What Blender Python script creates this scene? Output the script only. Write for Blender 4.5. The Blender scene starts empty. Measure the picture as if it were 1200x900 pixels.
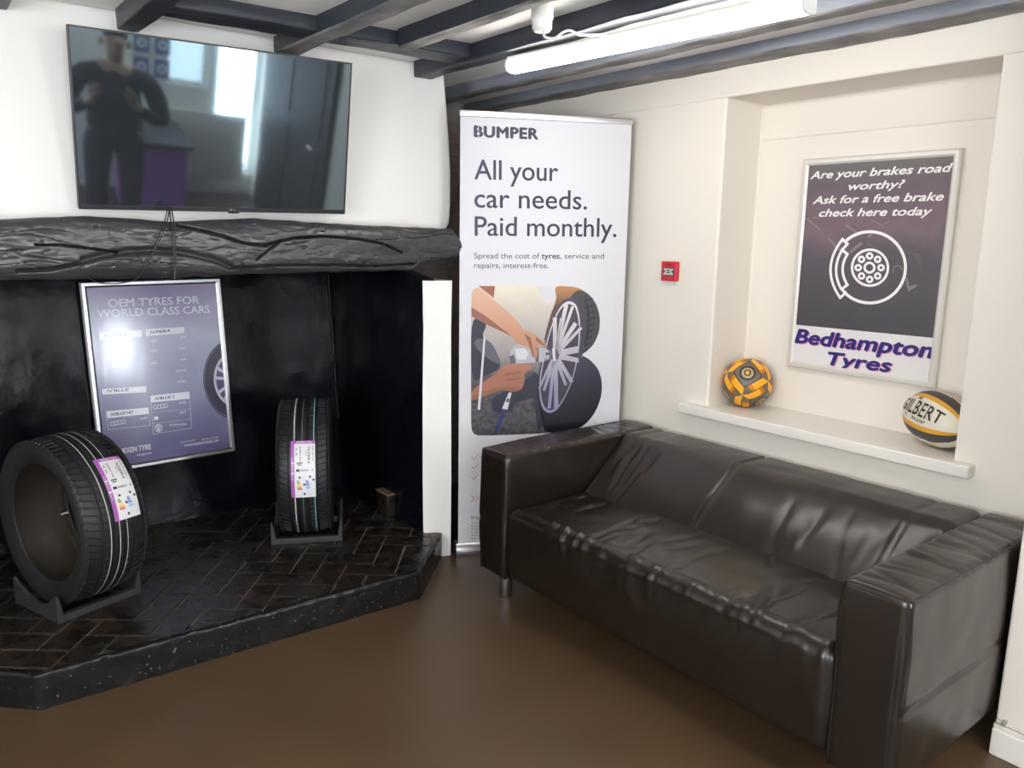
import bpy, bmesh, math, random
import numpy as np
from mathutils import Vector, Matrix, noise
R = math.radians
random.seed(7)
SC = bpy.context.scene
COL = SC.collection

# ------------------------------------------------------------------ camera
FPX, PITCH, ROLL, YAW = 927.37, .18248, .01774, .66638
CAM = np.array([-2.5059, -3.1057, 1.5101])
fw = np.array([math.sin(YAW) * math.cos(PITCH), math.cos(YAW) * math.cos(PITCH), -math.sin(PITCH)])
rt = np.array([math.cos(YAW), -math.sin(YAW), 0.])
up = np.cross(rt, fw)
RT = rt * math.cos(ROLL) + up * math.sin(ROLL)
UP = -rt * math.sin(ROLL) + up * math.cos(ROLL)
cd = bpy.data.cameras.new('camera')
cam = bpy.data.objects.new('camera', cd)
COL.objects.link(cam)
cam.matrix_world = Matrix(((RT[0], UP[0], -fw[0], CAM[0]), (RT[1], UP[1], -fw[1], CAM[1]), (RT[2], UP[2], -fw[2], CAM[2]), (0, 0, 0, 1)))
cd.sensor_fit = 'HORIZONTAL'; cd.sensor_width = 36; cd.lens = FPX / 1200 * 36
cd.clip_start = .02
SC.camera = cam

# ------------------------------------------------------------------ light
P_BATTEN, P_BATTEN_FILL, P_WINDOW, P_DOOR, P_SIDE_FILL, P_BACK_FILL = 17., 80., 4., 55., 80., 68.
SC.view_settings.view_transform = 'Standard'
SC.view_settings.look = 'None'
SC.view_settings.exposure = 0.27
SC.view_settings.gamma = 1
SC.view_settings.use_curve_mapping = False
W = bpy.data.worlds.new('daylight'); SC.world = W; W.use_nodes = True
W.node_tree.nodes['Background'].inputs[0].default_value = (.75, .87, 1, 1)
W.node_tree.nodes['Background'].inputs[1].default_value = 3.0


def area(name, loc, aim, sx, sy, power, color):
    l = bpy.data.lights.new(name, 'AREA'); l.shape = 'RECTANGLE'; l.size = sx; l.size_y = sy
    l.energy = power; l.color = color
    o = bpy.data.objects.new(name, l); COL.objects.link(o); o.location = loc
    o.rotation_euler = (Vector(aim) - Vector(loc)).to_track_quat('-Z', 'Y').to_euler()
    return o


YB = -4.6      # rear wall of the room, behind the photographer
XL = -4.3      # far left wall
CEIL = 2.256
# daylight from the reflected window and door; the last two are added unseen fill
area('window_daylight', (-.625, YB - .35, 1.45), (-1.0, 0, .9), .4, 1.2, P_WINDOW, (.86, .93, 1))
area('door_daylight', (-.19, YB - .35, .85), (-.9, 0, .8), .42, 1.3, P_DOOR, (.86, .93, 1))
area('rear_window_fill', (-2.65, YB - .35, 1.3), (-2.4, -1.5, 2.7), 1.4, 1.1, P_BACK_FILL, (.92, .96, 1))
area('side_window_fill', (XL - .35, -2.6, 1.3), (-1, -1.6, 2.7), 1.5, 1.2, P_SIDE_FILL, (.92, .96, 1))

# ------------------------------------------------------------------ helpers
def ray(px, py):
    d = fw + RT * (px - 600) / FPX - UP * (py - 450) / FPX
    return d


def hit(px, py, p0, n):
    d = ray(px, py); t = np.dot(np.array(p0) - CAM, n) / np.dot(d, n)
    return CAM + d * t


def on(px, py, axis, val):
    n = np.zeros(3); n[axis] = 1; p = np.zeros(3); p[axis] = val
    return hit(px, py, p, n)


def rot3(a, b, c):
    ca, sa, cb, sb, cc, s2 = math.cos(a), math.sin(a), math.cos(b), math.sin(b), math.cos(c), math.sin(c)
    Rz = np.array([[ca, -sa, 0], [sa, ca, 0], [0, 0, 1]]); Rx = np.array([[1, 0, 0], [0, cb, -sb], [0, sb, cb]])
    Ry = np.array([[cc, 0, s2], [0, 1, 0], [-s2, 0, cc]])
    return Rz @ Rx @ Ry


class Plane:
    """a flat sheet's own frame: u to its right, v up, n out of its face"""
    def __init__(s, o, u, v):
        s.o = np.array(o, float); s.u = np.array(u, float); s.v = np.array(v, float); s.n = np.cross(s.u, s.v)

    def uv(s, px, py):
        d = hit(px, py, s.o, s.n) - s.o
        return (float(d @ s.u), float(d @ s.v))

    def at(s, u, v, w=0.):
        return s.o + s.u * u + s.v * v + s.n * w

    def matrix(s):
        return Matrix(((s.u[0], s.v[0], s.n[0], s.o[0]), (s.u[1], s.v[1], s.n[1], s.o[1]), (s.u[2], s.v[2], s.n[2], s.o[2]), (0, 0, 0, 1)))


def material(name, col, rough=.5, metal=0., bump=0., bscale=40., var=0., vscale=6., spec=.5, coat=0., stretch=(1, 1, 1), col2=None, ior=1.5, detail=6, rvar=0., coatr=.1):
    m = bpy.data.materials.new(name); m.use_nodes = True
    nt = m.node_tree; b = nt.nodes['Principled BSDF']
    b.inputs['Base Color'].default_value = (*col, 1); b.inputs['Roughness'].default_value = rough
    b.inputs['Metallic'].default_value = metal; b.inputs['Specular IOR Level'].default_value = spec
    b.inputs['IOR'].default_value = ior
    b.inputs['Coat Weight'].default_value = coat; b.inputs['Coat Roughness'].default_value = coatr
    if bump or var or rvar:
        tc = nt.nodes.new('ShaderNodeTexCoord'); mp = nt.nodes.new('ShaderNodeMapping')
        mp.inputs['Scale'].default_value = stretch
        nt.links.new(tc.outputs['Object'], mp.inputs[0])
    if bump:
        n = nt.nodes.new('ShaderNodeTexNoise'); n.inputs['Scale'].default_value = bscale; n.inputs['Detail'].default_value = detail
        bp = nt.nodes.new('ShaderNodeBump'); bp.inputs['Strength'].default_value = bump; bp.inputs['Distance'].default_value = .01
        nt.links.new(mp.outputs[0], n.inputs['Vector']); nt.links.new(n.outputs[0], bp.inputs['Height'])
        nt.links.new(bp.outputs[0], b.inputs['Normal'])
    if var or rvar:
        n2 = nt.nodes.new('ShaderNodeTexNoise'); n2.inputs['Scale'].default_value = vscale; n2.inputs['Detail'].default_value = 5
        nt.links.new(mp.outputs[0], n2.inputs['Vector'])
    if var:
        rp = nt.nodes.new('ShaderNodeValToRGB')
        c2 = col2 or tuple(min(1, c * (1 + var)) for c in col); c1 = col if col2 else tuple(c * (1 - var) for c in col)
        rp.color_ramp.elements[0].position = .35; rp.color_ramp.elements[1].position = .68
        rp.color_ramp.elements[0].color = (*c1, 1); rp.color_ramp.elements[1].color = (*c2, 1)
        nt.links.new(n2.outputs[0], rp.inputs[0]); nt.links.new(rp.outputs[0], b.inputs['Base Color'])
    if rvar:
        mr = nt.nodes.new('ShaderNodeMapRange'); mr.inputs[1].default_value = .35; mr.inputs[2].default_value = .68
        mr.inputs[3].default_value = rough - rvar; mr.inputs[4].default_value = rough + rvar
        nt.links.new(n2.outputs[0], mr.inputs[0]); nt.links.new(mr.outputs[0], b.inputs['Roughness'])
    return m


def srgb(r, g, b):
    f = lambda c: (c / 255 / 12.92) if c <= 10 else ((c / 255 + .055) / 1.055) ** 2.4
    return (f(r), f(g), f(b))


class MB:
    """collects shapes; build() links them as ONE mesh object"""
    def __init__(s):
        s.v = []; s.f = []; s.mi = []

    def add(s, vs, fs, mi=0):
        o = len(s.v); s.v += [tuple(map(float, p)) for p in vs]
        s.f += [tuple(i + o for i in f) for f in fs]; s.mi += [mi] * len(fs)

    def box(s, lo, hi, mi=0, M=None):
        x0, y0, z0 = lo; x1, y1, z1 = hi
        vs = [(x0, y0, z0), (x1, y0, z0), (x1, y1, z0), (x0, y1, z0), (x0, y0, z1), (x1, y0, z1), (x1, y1, z1), (x0, y1, z1)]
        if M is not None: vs = [M @ Vector(p) for p in vs]
        s.add(vs, [(0, 3, 2, 1), (4, 5, 6, 7), (0, 1, 5, 4), (1, 2, 6, 5), (2, 3, 7, 6), (3, 0, 4, 7)], mi)

    def rbox(s, lo, hi, r, step=.05, fn=None, k=3, mi=0):
        """box with rounded edges on a regular lattice; fn(p, n) displaces"""
        ax = []
        for a in range(3):
            rr = min(r, (hi[a] - lo[a]) / 2 - 1e-5)
            c = [lo[a] + rr * (1 - math.tan(math.pi / 4 * (1 - i / k))) for i in range(k + 1)]
            L = hi[a] - lo[a] - 2 * rr; n = max(1, int(round(L / step)))
            c += [lo[a] + rr + L * i / n for i in range(1, n)]
            c += [hi[a] - (q - lo[a]) for q in c[:k + 1][::-1]]
            ax.append(c)
        idx = {}; vs = []; fs = []
        N = [len(c) - 1 for c in ax]

        def V(i, j, l):
            key = (i, j, l)
            if key not in idx:
                p = np.array([ax[0][i], ax[1][j], ax[2][l]])
                rr = [min(r, (hi[a] - lo[a]) / 2 - 1e-5) for a in range(3)]
                q = np.array([min(max(p[a], lo[a] + rr[a]), hi[a] - rr[a]) for a in range(3)])
                d = p - q; ln = np.linalg.norm(d)
                nn = d / ln if ln > 1e-9 else np.array([0, 0, 1.])
                p = q + nn * min(rr)
                if fn is not None: p = fn(p, nn)
                idx[key] = len(vs); vs.append(p)
            return idx[key]
        for i in range(N[0]):
            for j in range(N[1]):
                fs.append((V(i, j, 0), V(i, j + 1, 0), V(i + 1, j + 1, 0), V(i + 1, j, 0)))
                fs.append((V(i, j, N[2]), V(i + 1, j, N[2]), V(i + 1, j + 1, N[2]), V(i, j + 1, N[2])))
        for i in range(N[0]):
            for l in range(N[2]):
                fs.append((V(i, 0, l), V(i + 1, 0, l), V(i + 1, 0, l + 1), V(i, 0, l + 1)))
                fs.append((V(i, N[1], l), V(i, N[1], l + 1), V(i + 1, N[1], l + 1), V(i + 1, N[1], l)))
        for j in range(N[1]):
            for l in range(N[2]):
                fs.append((V(0, j, l), V(0, j, l + 1), V(0, j + 1, l + 1), V(0, j + 1, l)))
                fs.append((V(N[0], j, l), V(N[0], j + 1, l), V(N[0], j + 1, l + 1), V(N[0], j, l + 1)))
        s.add(vs, fs, mi)

    def tube(s, pts, rad, n=8, mi=0, cap=True):
        pts = [Vector(p) for p in pts]; rads = rad if isinstance(rad, (list, tuple)) else [rad] * len(pts)
        vs = []; fs = []; prev = None
        for i, p in enumerate(pts):
            t = (pts[min(i + 1, len(pts) - 1)] - pts[max(i - 1, 0)]).normalized()
            if prev is None:
                a = Vector((0, 0, 1)) if abs(t.z) < .9 else Vector((1, 0, 0))
                prev = t.cross(a).normalized()
            prev = (prev - t * prev.dot(t)).normalized(); b = t.cross(prev)
            for k in range(n):
                an = 2 * math.pi * k / n
                vs.append(p + (prev * math.cos(an) + b * math.sin(an)) * rads[i])
        for i in range(len(pts) - 1):
            for k in range(n):
                fs.append((i * n + k, i * n + (k + 1) % n, (i + 1) * n + (k + 1) % n, (i + 1) * n + k))
        if cap:
            fs.append(tuple(range(n))[::-1]); fs.append(tuple(range((len(pts) - 1) * n, len(pts) * n)))
        s.add(vs, fs, mi)

    def lathe(s, prof, n=32, M=None, mi=0):
        """prof: (r, z) pairs about the local z axis"""
        vs = []; fs = []
        for r, z in prof:
            for k in range(n):
                a = 2 * math.pi * k / n; p = Vector((r * math.cos(a), r * math.sin(a), z)); vs.append(M @ p if M is not None else p)
        for i in range(len(prof) - 1):
            for k in range(n):
                fs.append((i * n + k, i * n + (k + 1) % n, (i + 1) * n + (k + 1) % n, (i + 1) * n + k))
        s.add(vs, fs, mi)

    def prism(s, pts, dirv, mi=0):
        """closed polygon (3-D points) swept by a vector"""
        n = len(pts); d = np.array(dirv); P = [np.array(p, float) for p in pts]
        s.add(P + [p + d for p in P], [tuple(range(n))[::-1], tuple(range(n, 2 * n))] + [(i, (i + 1) % n, n + (i + 1) % n, n + i) for i in range(n)], mi)

    def build(s, name, mats, parent=None, smooth=False, matrix=None, fix=True):
        me = bpy.data.meshes.new(name); me.from_pydata(s.v, [], s.f)
        for m in (mats if isinstance(mats, (list, tuple)) else [mats]): me.materials.append(m)
        for p, mi in zip(me.polygons, s.mi): p.material_index = mi
        if fix:
            bm = bmesh.new(); bm.from_mesh(me); bmesh.ops.recalc_face_normals(bm, faces=bm.faces); bm.to_mesh(me); bm.free()
        if smooth:
            for p in me.polygons: p.use_smooth = True
            if smooth != True: me.set_sharp_from_angle(angle=smooth)
        o = bpy.data.objects.new(name, me); COL.objects.link(o)
        if matrix is not None: o.matrix_world = matrix
        if parent is not None: o.parent = parent
        return o


def tag(o, label, cat, group=None, kind=None):
    o['label'] = label; o['category'] = cat
    if group: o['group'] = group
    if kind: o['kind'] = kind
    return o


def empty(name, label, cat, matrix=None, group=None):
    o = bpy.data.objects.new(name, None); COL.objects.link(o); o.empty_display_size = .1
    if matrix is not None: o.matrix_world = matrix
    return tag(o, label, cat, group)


def bevel(o, w=.004, seg=2, ang=40):
    m = o.modifiers.new('bevel', 'BEVEL'); m.width = w; m.segments = seg; m.limit_method = 'ANGLE'; m.angle_limit = R(ang)
    return o


_tc = {}
def text2d(txt, bold=0., shear=0., space=1.0):
    key = (txt, bold, shear, space)
    if key in _tc: return _tc[key]
    cu = bpy.data.curves.new('t', 'FONT'); cu.body = txt; cu.size = 1; cu.offset = bold; cu.shear = shear; cu.space_character = space
    cu.resolution_u = 4
    o = bpy.data.objects.new('t', cu); COL.objects.link(o)
    bpy.context.view_layer.update()
    me = o.evaluated_get(bpy.context.evaluated_depsgraph_get()).to_mesh()
    vs = [(v.co.x, v.co.y) for v in me.vertices]; fs = [tuple(p.vertices) for p in me.polygons]
    o.evaluated_get(bpy.context.evaluated_depsgraph_get()).to_mesh_clear()
    bpy.data.objects.remove(o); bpy.data.curves.remove(cu)
    _tc[key] = (vs, fs); return vs, fs


def text_at(mb, txt, a, b, cap, mapf, bold=0., shear=0., space=1.0, mi=0):
    """writes txt with its baseline from uv point a to uv point b and capitals cap high; mapf(u, v[, e]) -> 3-D point"""
    three = mapf.__code__.co_argcount == 3
    vs, fs = text2d(txt, 0. if three else min(bold, .012), shear, space)
    if not vs: return
    hv, _ = text2d('H'); ch = max(p[1] for p in hv) - min(p[1] for p in hv)
    x0 = min(p[0] for p in vs); x1 = max(p[0] for p in vs)
    ex = (b[0] - a[0], b[1] - a[1]); L = math.hypot(*ex); ex = (ex[0] / L, ex[1] / L); ey = (-ex[1], ex[0])
    sx = L / (x1 - x0); sy = cap / ch
    w = bold * cap
    offs = [(0, 0)] if not three or not bold else [(-w, 0), (w, 0), (0, w * .7), (0, -w * .7), (-w * .5, w * .5), (w * .5, -w * .5)]
    for k, (ox, oy) in enumerate(offs):
        pts = []
        for x, y in vs:
            p, q = (x - x0) * sx + ox, y * sy + oy
            uu, vv = a[0] + ex[0] * p + ey[0] * q, a[1] + ex[1] * p + ey[1] * q
            pts.append(mapf(uu, vv, k) if three else mapf(uu, vv))
        mb.add(pts, fs, mi)


class Art:
    """flat printing on a sheet's plane; shapes are given in the sheet's own metres, layer by layer"""
    def __init__(s, plane, lift=.0004):
        s.P = plane; s.lift = lift

    def poly(s, mb, uvs, layer=1, mi=0):
        mb.add([s.loc(u, v, layer) for u, v in uvs], [tuple(range(len(uvs)))], mi)

    def loc(s, u, v, layer): return (u, v, s.lift * layer)

    def pxs(s, pts, off=(0, 0), sc=1.): return [s.P.uv(off[0] + x / sc, off[1] + y / sc) for x, y in pts]

    def ring(s, mb, c, r0, r1, layer=1, mi=0, n=40, a0=0., a1=360., px=True):
        """annulus (or arc) whose centre and radii are read off the print"""
        vs = []; full = abs(a1 - a0) >= 360
        m = n if full else n + 1
        for k in range(m):
            a = R(a0 + (a1 - a0) * k / n)
            for r in (r0, r1):
                q = (c[0] + r * math.cos(a), c[1] - r * math.sin(a))
                vs.append(s.loc(*(s.P.uv(*q) if px else q), layer))
        mb.add(vs, [(2 * k, 2 * k + 1, 2 * ((k + 1) % m) + 1, 2 * ((k + 1) % m)) for k in range(n)], mi)

    def disc(s, mb, c, r, layer=1, mi=0, n=32):
        vs = [s.loc(*s.P.uv(c[0] + r * math.cos(2 * math.pi * k / n), c[1] - r * math.sin(2 * math.pi * k / n)), layer) for k in range(n)]
        mb.add(vs, [tuple(range(n))], mi)

    def line(s, mb, pts, w, layer=1, mi=0):
        """one stroke with mitred corners, a hair above the strokes drawn before it"""
        s.k = getattr(s, 'k', 0) + 1; layer = layer + .06 * (s.k % 9)
        n = len(pts); closed = n > 2 and math.dist(pts[0], pts[-1]) < 1e-6
        if closed: pts = pts[:-1]; n -= 1
        L, Rr = [], []
        for i in range(n):
            p = Vector(pts[i]); a = Vector(pts[(i - 1) % n]) if closed or i > 0 else None; c = Vector(pts[(i + 1) % n]) if closed or i < n - 1 else None
            d1 = (p - a).normalized() if a is not None else None; d2 = (c - p).normalized() if c is not None else None
            if d1 is None: p = p - d2 * w / 2; d1 = d2
            elif d2 is None: p = p + d1 * w / 2; d2 = d1
            n1 = Vector((-d1.y, d1.x)); n2 = Vector((-d2.y, d2.x)); m = (n1 + n2); m = m / max(.35, m.length_squared / 2) if m.length > 1e-6 else n1
            L.append(p + m * w / 2); Rr.append(p - m * w / 2)
        vs = [s.loc(q.x, q.y, layer) for q in L + Rr]
        mb.add(vs, [(i, (i + 1) % n, n + (i + 1) % n, n + i) for i in range(n if closed else n - 1)], mi)

    def text(s, mb, txt, p0, p1, cappx, layer=2, **kw):
        a, b = s.P.uv(*p0), s.P.uv(*p1); c = s.P.uv(p0[0], p0[1] - cappx)
        cap = abs(c[1] - a[1])
        text_at(mb, txt, a, b, cap, lambda u, v, e: s.loc(u, v, layer + .09 * e), **kw)


def nz(x, y=0., z=0.): return noise.noise(Vector((x, y, z)))
def fbm(x, y=0., z=0., o=4):
    t = 0; a = 1; f = 1
    for i in range(o): t += a * nz(x * f, y * f, z * f + 7.3 * i); a *= .5; f *= 2.1
    return t

# ------------------------------------------------------------------ materials
M_wall = material('white_emulsion', (.87, .85, .815), .6, bump=.12, bscale=30, detail=4)
M_wallw = material('warm_white_emulsion', (.80, .745, .67), .55, bump=.06, bscale=25, detail=4)
M_ceil = material('ceiling_white', (.90, .88, .85), .7, bump=.25, bscale=14)
M_gloss = material('white_gloss_paint', (.80, .765, .71), .3, bump=.05, bscale=18)
M_floor = material('brown_floor_vinyl', (.082, .049, .024), .40, bump=.02, bscale=260, var=.08, vscale=3, rvar=.05)
M_black = material('black_gloss_masonry', (.0028, .004, .0065), .17, bump=.06, bscale=38, detail=8, rvar=.05, spec=.25)
M_brickblack = material('black_painted_brick', (.010, .009, .008), .30, bump=.14, bscale=45, var=.1, vscale=14, col2=(.024, .017, .012), rvar=.1)
M_mortar = material('dusty_mortar', (.15, .11, .08), .8, bump=.5, bscale=60, var=.3, vscale=30)
M_beam = material('charcoal_beam_paint', (.022, .026, .034), .42, bump=.6, bscale=26, stretch=(1, .12, 1), var=.3, vscale=9)
M_beamx = material('charcoal_cross_beam_paint', (.018, .021, .027), .42, bump=.6, bscale=26, stretch=(.12, 1, 1), var=.3, vscale=9)
M_mantel = material('black_mantel_paint', (.030, .035, .044), .30, bump=.16, bscale=60, stretch=(.4, 1, 1.2), detail=9, rvar=.08, var=.2, vscale=4, col2=(.055, .050, .046), spec=.8)
M_stone = material('grey_alcove_stone', (.36, .325, .305), .8, bump=.2, bscale=20, var=.2, vscale=8)
M_leather = material('black_leather', (.0125, .0078, .005), .29, spec=.75, bump=.016, bscale=240, detail=3)
M_seam = material('leather_piping', (.014, .012, .011), .4)
M_steel = material('brushed_steel', (.55, .55, .56), .3, 1.)
M_alu = material('anodised_aluminium', (.68, .68, .70), .32, 1.)
M_frame = material('silver_frame', (.72, .69, .64), .35, .25)
M_rubber = material('tyre_rubber', (.013, .0135, .015), .5, bump=.03, bscale=150)
M_inner = material('tyre_inner_liner', (.035, .027, .02), .5, bump=.1, bscale=60)
M_plastic = material('black_plastic', (.034, .034, .037), .45, bump=.05, bscale=200)
M_white = material('white_print', (.85, .85, .85), .45)
M_whitepl = material('white_plastic', (.80, .79, .76), .35)


def emis(name, col, st):
    m = bpy.data.materials.new(name); m.use_nodes = True; b = m.node_tree.nodes['Principled BSDF']
    b.inputs['Base Color'].default_value = (.9, .9, .9, 1); b.inputs['Emission Color'].default_value = (*col, 1); b.inputs['Emission Strength'].default_value = st
    return m


def flat(name, rgb, rough=.5): return material(name, srgb(*rgb), rough)

# ------------------------------------------------------------------ the setting
def struct(o, label, cat): return tag(o, label, cat, kind='structure')


XW = .30            # right wall's face
ND = .25            # niche depth
mb = MB(); mb.box((XL - .2, YB - .2, -.1), (1.2, 1.2, 0)); struct(mb.build('floor', M_floor), 'plain brown hard floor of the waiting room', 'floor')
mb = MB(); mb.box((XL - .2, YB - .2, CEIL), (1.2, 1.2, CEIL + .1)); struct(mb.build('ceiling', M_ceil), 'white ceiling between the dark beams', 'ceiling')

# chimney breast above the mantel: right edge is hand-plastered and bows out
edge = [(520.5, 60), (521, 82), (524, 120), (527, 160), (529, 200), (529, 240), (527.5, 262), (523, 269), (516, 271)]
YW = .03
pts = [on(x, y, 1, YW) for x, y in edge]
prof = [(p[0], p[2]) for p in pts]; prof[0] = (prof[1][0] - .01, CEIL)
loop = [(XL, CEIL)] + prof + [(-.62, 1.5), (XL, 1.5)]
mb = MB(); mb.prism([(x, YW, z) for x, z in loop], (0, .87, 0))
struct(bevel(mb.build('wall_front', M_wall), .015, 3), 'white plastered chimney breast wall behind the television', 'wall')

# white pier right of the fireplace
pl = [(-.622, -.048), (-.50, -.10), (-.482, -.07), (-.47, .10), (-.48, .80), (-.585, .80), (-.585, .0)]
mb = MB(); n = len(pl); zs = [0, .4, .8, 1.1, 1.315]
for z0, z1 in zip(zs[:-1], zs[1:]):
    mb.add([(x + .006 * nz(x * 9, z0 * 3), y + .006 * nz(y * 9, z0 * 4), z0) for x, y in pl] + [(x + .006 * nz(x * 9, z1 * 3), y + .006 * nz(y * 9, z1 * 4), z1) for x, y in pl],
           [(i, (i + 1) % n, n + (i + 1) % n, n + i) for i in range(n)])
o = mb.build('trim_1', M_wall); struct(o, 'white plastered pier at the right side of the fireplace opening', 'wall')

# fireplace interior: leaning back wall, two cheeks
def grid_wall(name, c00, c10, c11, c01, nu, nv, mat, amp, label, seed=0):
    c = [np.array(p, float) for p in (c00, c10, c11, c01)]
    nrm = np.cross(c[1] - c[0], c[3] - c[0]); nrm /= np.linalg.norm(nrm)
    vs = []; fs = []
    for j in range(nv + 1):
        for i in range(nu + 1):
            u, v = i / nu, j / nv
            p = (c[0] * (1 - u) + c[1] * u) * (1 - v) + (c[3] * (1 - u) + c[2] * u) * v
            p = p + nrm * amp * fbm(p[0] * 5 + seed, p[1] * 5, p[2] * 5)
            vs.append(p)
    for j in range(nv):
        for i in range(nu):
            a = j * (nu + 1) + i; fs.append((a, a + 1, a + nu + 2, a + nu + 1))
    # back skin gives it thickness
    n0 = len(vs); back = -.06
    vs += [c[k] + nrm * back for k in range(4)]
    fs.append((n0 + 3, n0 + 2, n0 + 1, n0))
    e = [0, nu, (nv + 1) * (nu + 1) - 1, nv * (nu + 1)]
    fs += [(e[0], n0, n0 + 1, e[1]), (e[1], n0 + 1, n0 + 2, e[2]), (e[2], n0 + 2, n0 + 3, e[3]), (e[3], n0 + 3, n0, e[0])]
    mb = MB(); mb.add(vs, fs)
    return struct(mb.build(name, mat, smooth=R(50), fix=False), label, 'wall')


XF0, XF1 = -2.66, -.635
yb = lambda z: .775 + .10 * (z - .127)
grid_wall('wall_back', (XF0, yb(.0), 0), (XF1, yb(0), 0), (XF1, yb(1.5), 1.5), (XF0, yb(1.5), 1.5), 90, 60, M_black, .0022, 'glossy black painted back wall inside the fireplace', 1)
grid_wall('wall_cheek', (XF1, .84, .0), (-.618, -.046, .0), (-.618, -.046, 1.32), (XF1, .97, 1.5), 50, 60, M_black, .003, 'black painted right cheek of the fireplace beside the white pier', 4)
mb = MB(); mb.box((XL, -.05, 0), (XF0 + .02, .9, 1.5)); struct(mb.build('wall_left', M_wall), 'white wall left of the fireplace', 'wall')
mb = MB(); mb.box((XF0, .0, 1.49), (XF1, .9, 1.52)); struct(mb.build('trim_2', M_black), 'black underside of the chimney throat', 'wall')
# loose crack of pale plaster in the fireplace corner
mb = MB(); pts = []
for k in range(40):
    z = 1.30 - k * .0195
    if k in (9, 10, 22, 23, 30): continue
    q = np.array([-.6405 + .004 * nz(k * .6), yb(z) - .012, z]); q2 = q + np.array([.0018 * (1 + nz(k * 1.7)), 0, 0])
    mb.box((q[0], q[1] - .003, z - .0195), (q2[0], q[1] + .004, z))
tag(mb.build('plaster_crack', flat('pale_plaster', (74, 72, 70), .8)), 'thin pale plaster crack down the back corner of the black fireplace', 'crack', kind='structure')

# hearth
HZ = .127
hp = [(-2.62, -.04), (-2.259, -.385), (-.868, -.415), (-.545, -.092), (-.61, -.045), (-.62, .80), (-2.66, .80)]
def sub_edge(a, b, n): return [(a[0] + (b[0] - a[0]) * i / n, a[1] + (b[1] - a[1]) * i / n) for i in range(n)]
ring = sub_edge(hp[0], hp[1], 24) + sub_edge(hp[1], hp[2], 110) + sub_edge(hp[2], hp[3], 30) + [hp[3], hp[4], hp[5], hp[6]]
mb = MB(); n = len(ring); rows = [0, .012, .03, .05, .07, .09, .105, .117, .123]
cx, cy = -1.5, .3
vs = []
for j, z in enumerate(rows):
    for k, (x, y) in enumerate(ring):
        a = .0035 * fbm(x * 14, y * 14, z * 22) + .004 * fbm(x * 40, y * 40, z * 60, 2); a = a if k < n - 4 else 0
        inset = .006 * (j == len(rows) - 1)
        d = Vector((cx - x, cy - y)).normalized(); vs.append((x + d.x * (a + inset), y + d.y * (a + inset), z + (.004 * nz(x * 20, y * 20) if j == len(rows) - 1 and k < n - 4 else 0)))
fs = [(j * n + k, j * n + (k + 1) % n, (j + 1) * n + (k + 1) % n, (j + 1) * n + k) for j in range(len(rows) - 1) for k in range(n)]
fs.append(tuple(range((len(rows) - 1) * n, len(rows) * n)))
mb.add(vs, fs)
M_hfront = material('worn_black_hearth_paint', (.010, .0095, .0095), .24, bump=.10, bscale=70, var=.1, vscale=75, col2=(.20, .19, .175), rvar=0., spec=.35)
for nd in M_hfront.node_tree.nodes:
    if nd.type == 'VALTORGB': nd.color_ramp.elements[0].position = .66; nd.color_ramp.elements[1].position = .76
hearth = struct(mb.build('hearth', M_hfront, smooth=R(60)), 'raised black painted brick hearth with clipped corners', 'hearth')
nt = M_brickblack
# herringbone brick paving
bm = bmesh.new(); w = .109; rotm = Matrix.Rotation(R(51), 4, 'Z'); ox, oy = -1.266, .115
for i in range(-22, 23):
    for j in range(-22, 23):
        m = (i - j) % 4
        if m == 0: a, b = 2, 1
        elif m == 3: a, b = 1, 2
        else: continue
        c = rotm @ Vector(((i + a / 2) * w, (j + b / 2) * w, 0))
        if not (-2.9 < c.x + ox < -.3 and -.7 < c.y + oy < 1.0): continue
        g = .0034; h = .006 * random.random() * .5
        r = bmesh.ops.create_cube(bm, size=1)
        tilt = Matrix.Rotation(R(random.uniform(-.5, .5)), 4, 'X') @ Matrix.Rotation(R(random.uniform(-.5, .5)), 4, 'Y')
        bmesh.ops.transform(bm, matrix=Matrix.Translation((c.x + ox, c.y + oy, .109 + h)) @ rotm @ tilt @ Matrix.Diagonal(((a * w - g * 2), (b * w - g * 2), .036, 1)), verts=r['verts'])
bmesh.ops.bevel(bm, geom=[e for e in bm.edges], offset=.0022, segments=1, affect='EDGES')
hc = [(p[0], p[1]) for p in hp]
for a, b in zip(hc, hc[1:] + hc[:1]):
    if a == hc[3]: continue
    d = Vector((b[0] - a[0], b[1] - a[1], 0)).normalized(); nn = Vector((d.y, -d.x, 0)); p = Vector((a[0], a[1], 0)) - nn * .010
    bmesh.ops.bisect_plane(bm, geom=bm.verts[:] + bm.edges[:] + bm.faces[:], plane_co=p, plane_no=nn, clear_outer=True)
me = bpy.data.meshes.new('hearth_paving'); bm.to_mesh(me); bm.free(); me.materials.append(M_brickblack)
o = bpy.data.objects.new('hearth_paving', me); COL.objects.link(o); o.parent = hearth
mb = MB(); mb.add([(x - (x - cx) * .02, y - (y - cy) * .03, .1238) for x, y in hp], [tuple(range(len(hp)))])
o = mb.build('mortar_bed', M_mortar, hearth)

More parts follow.
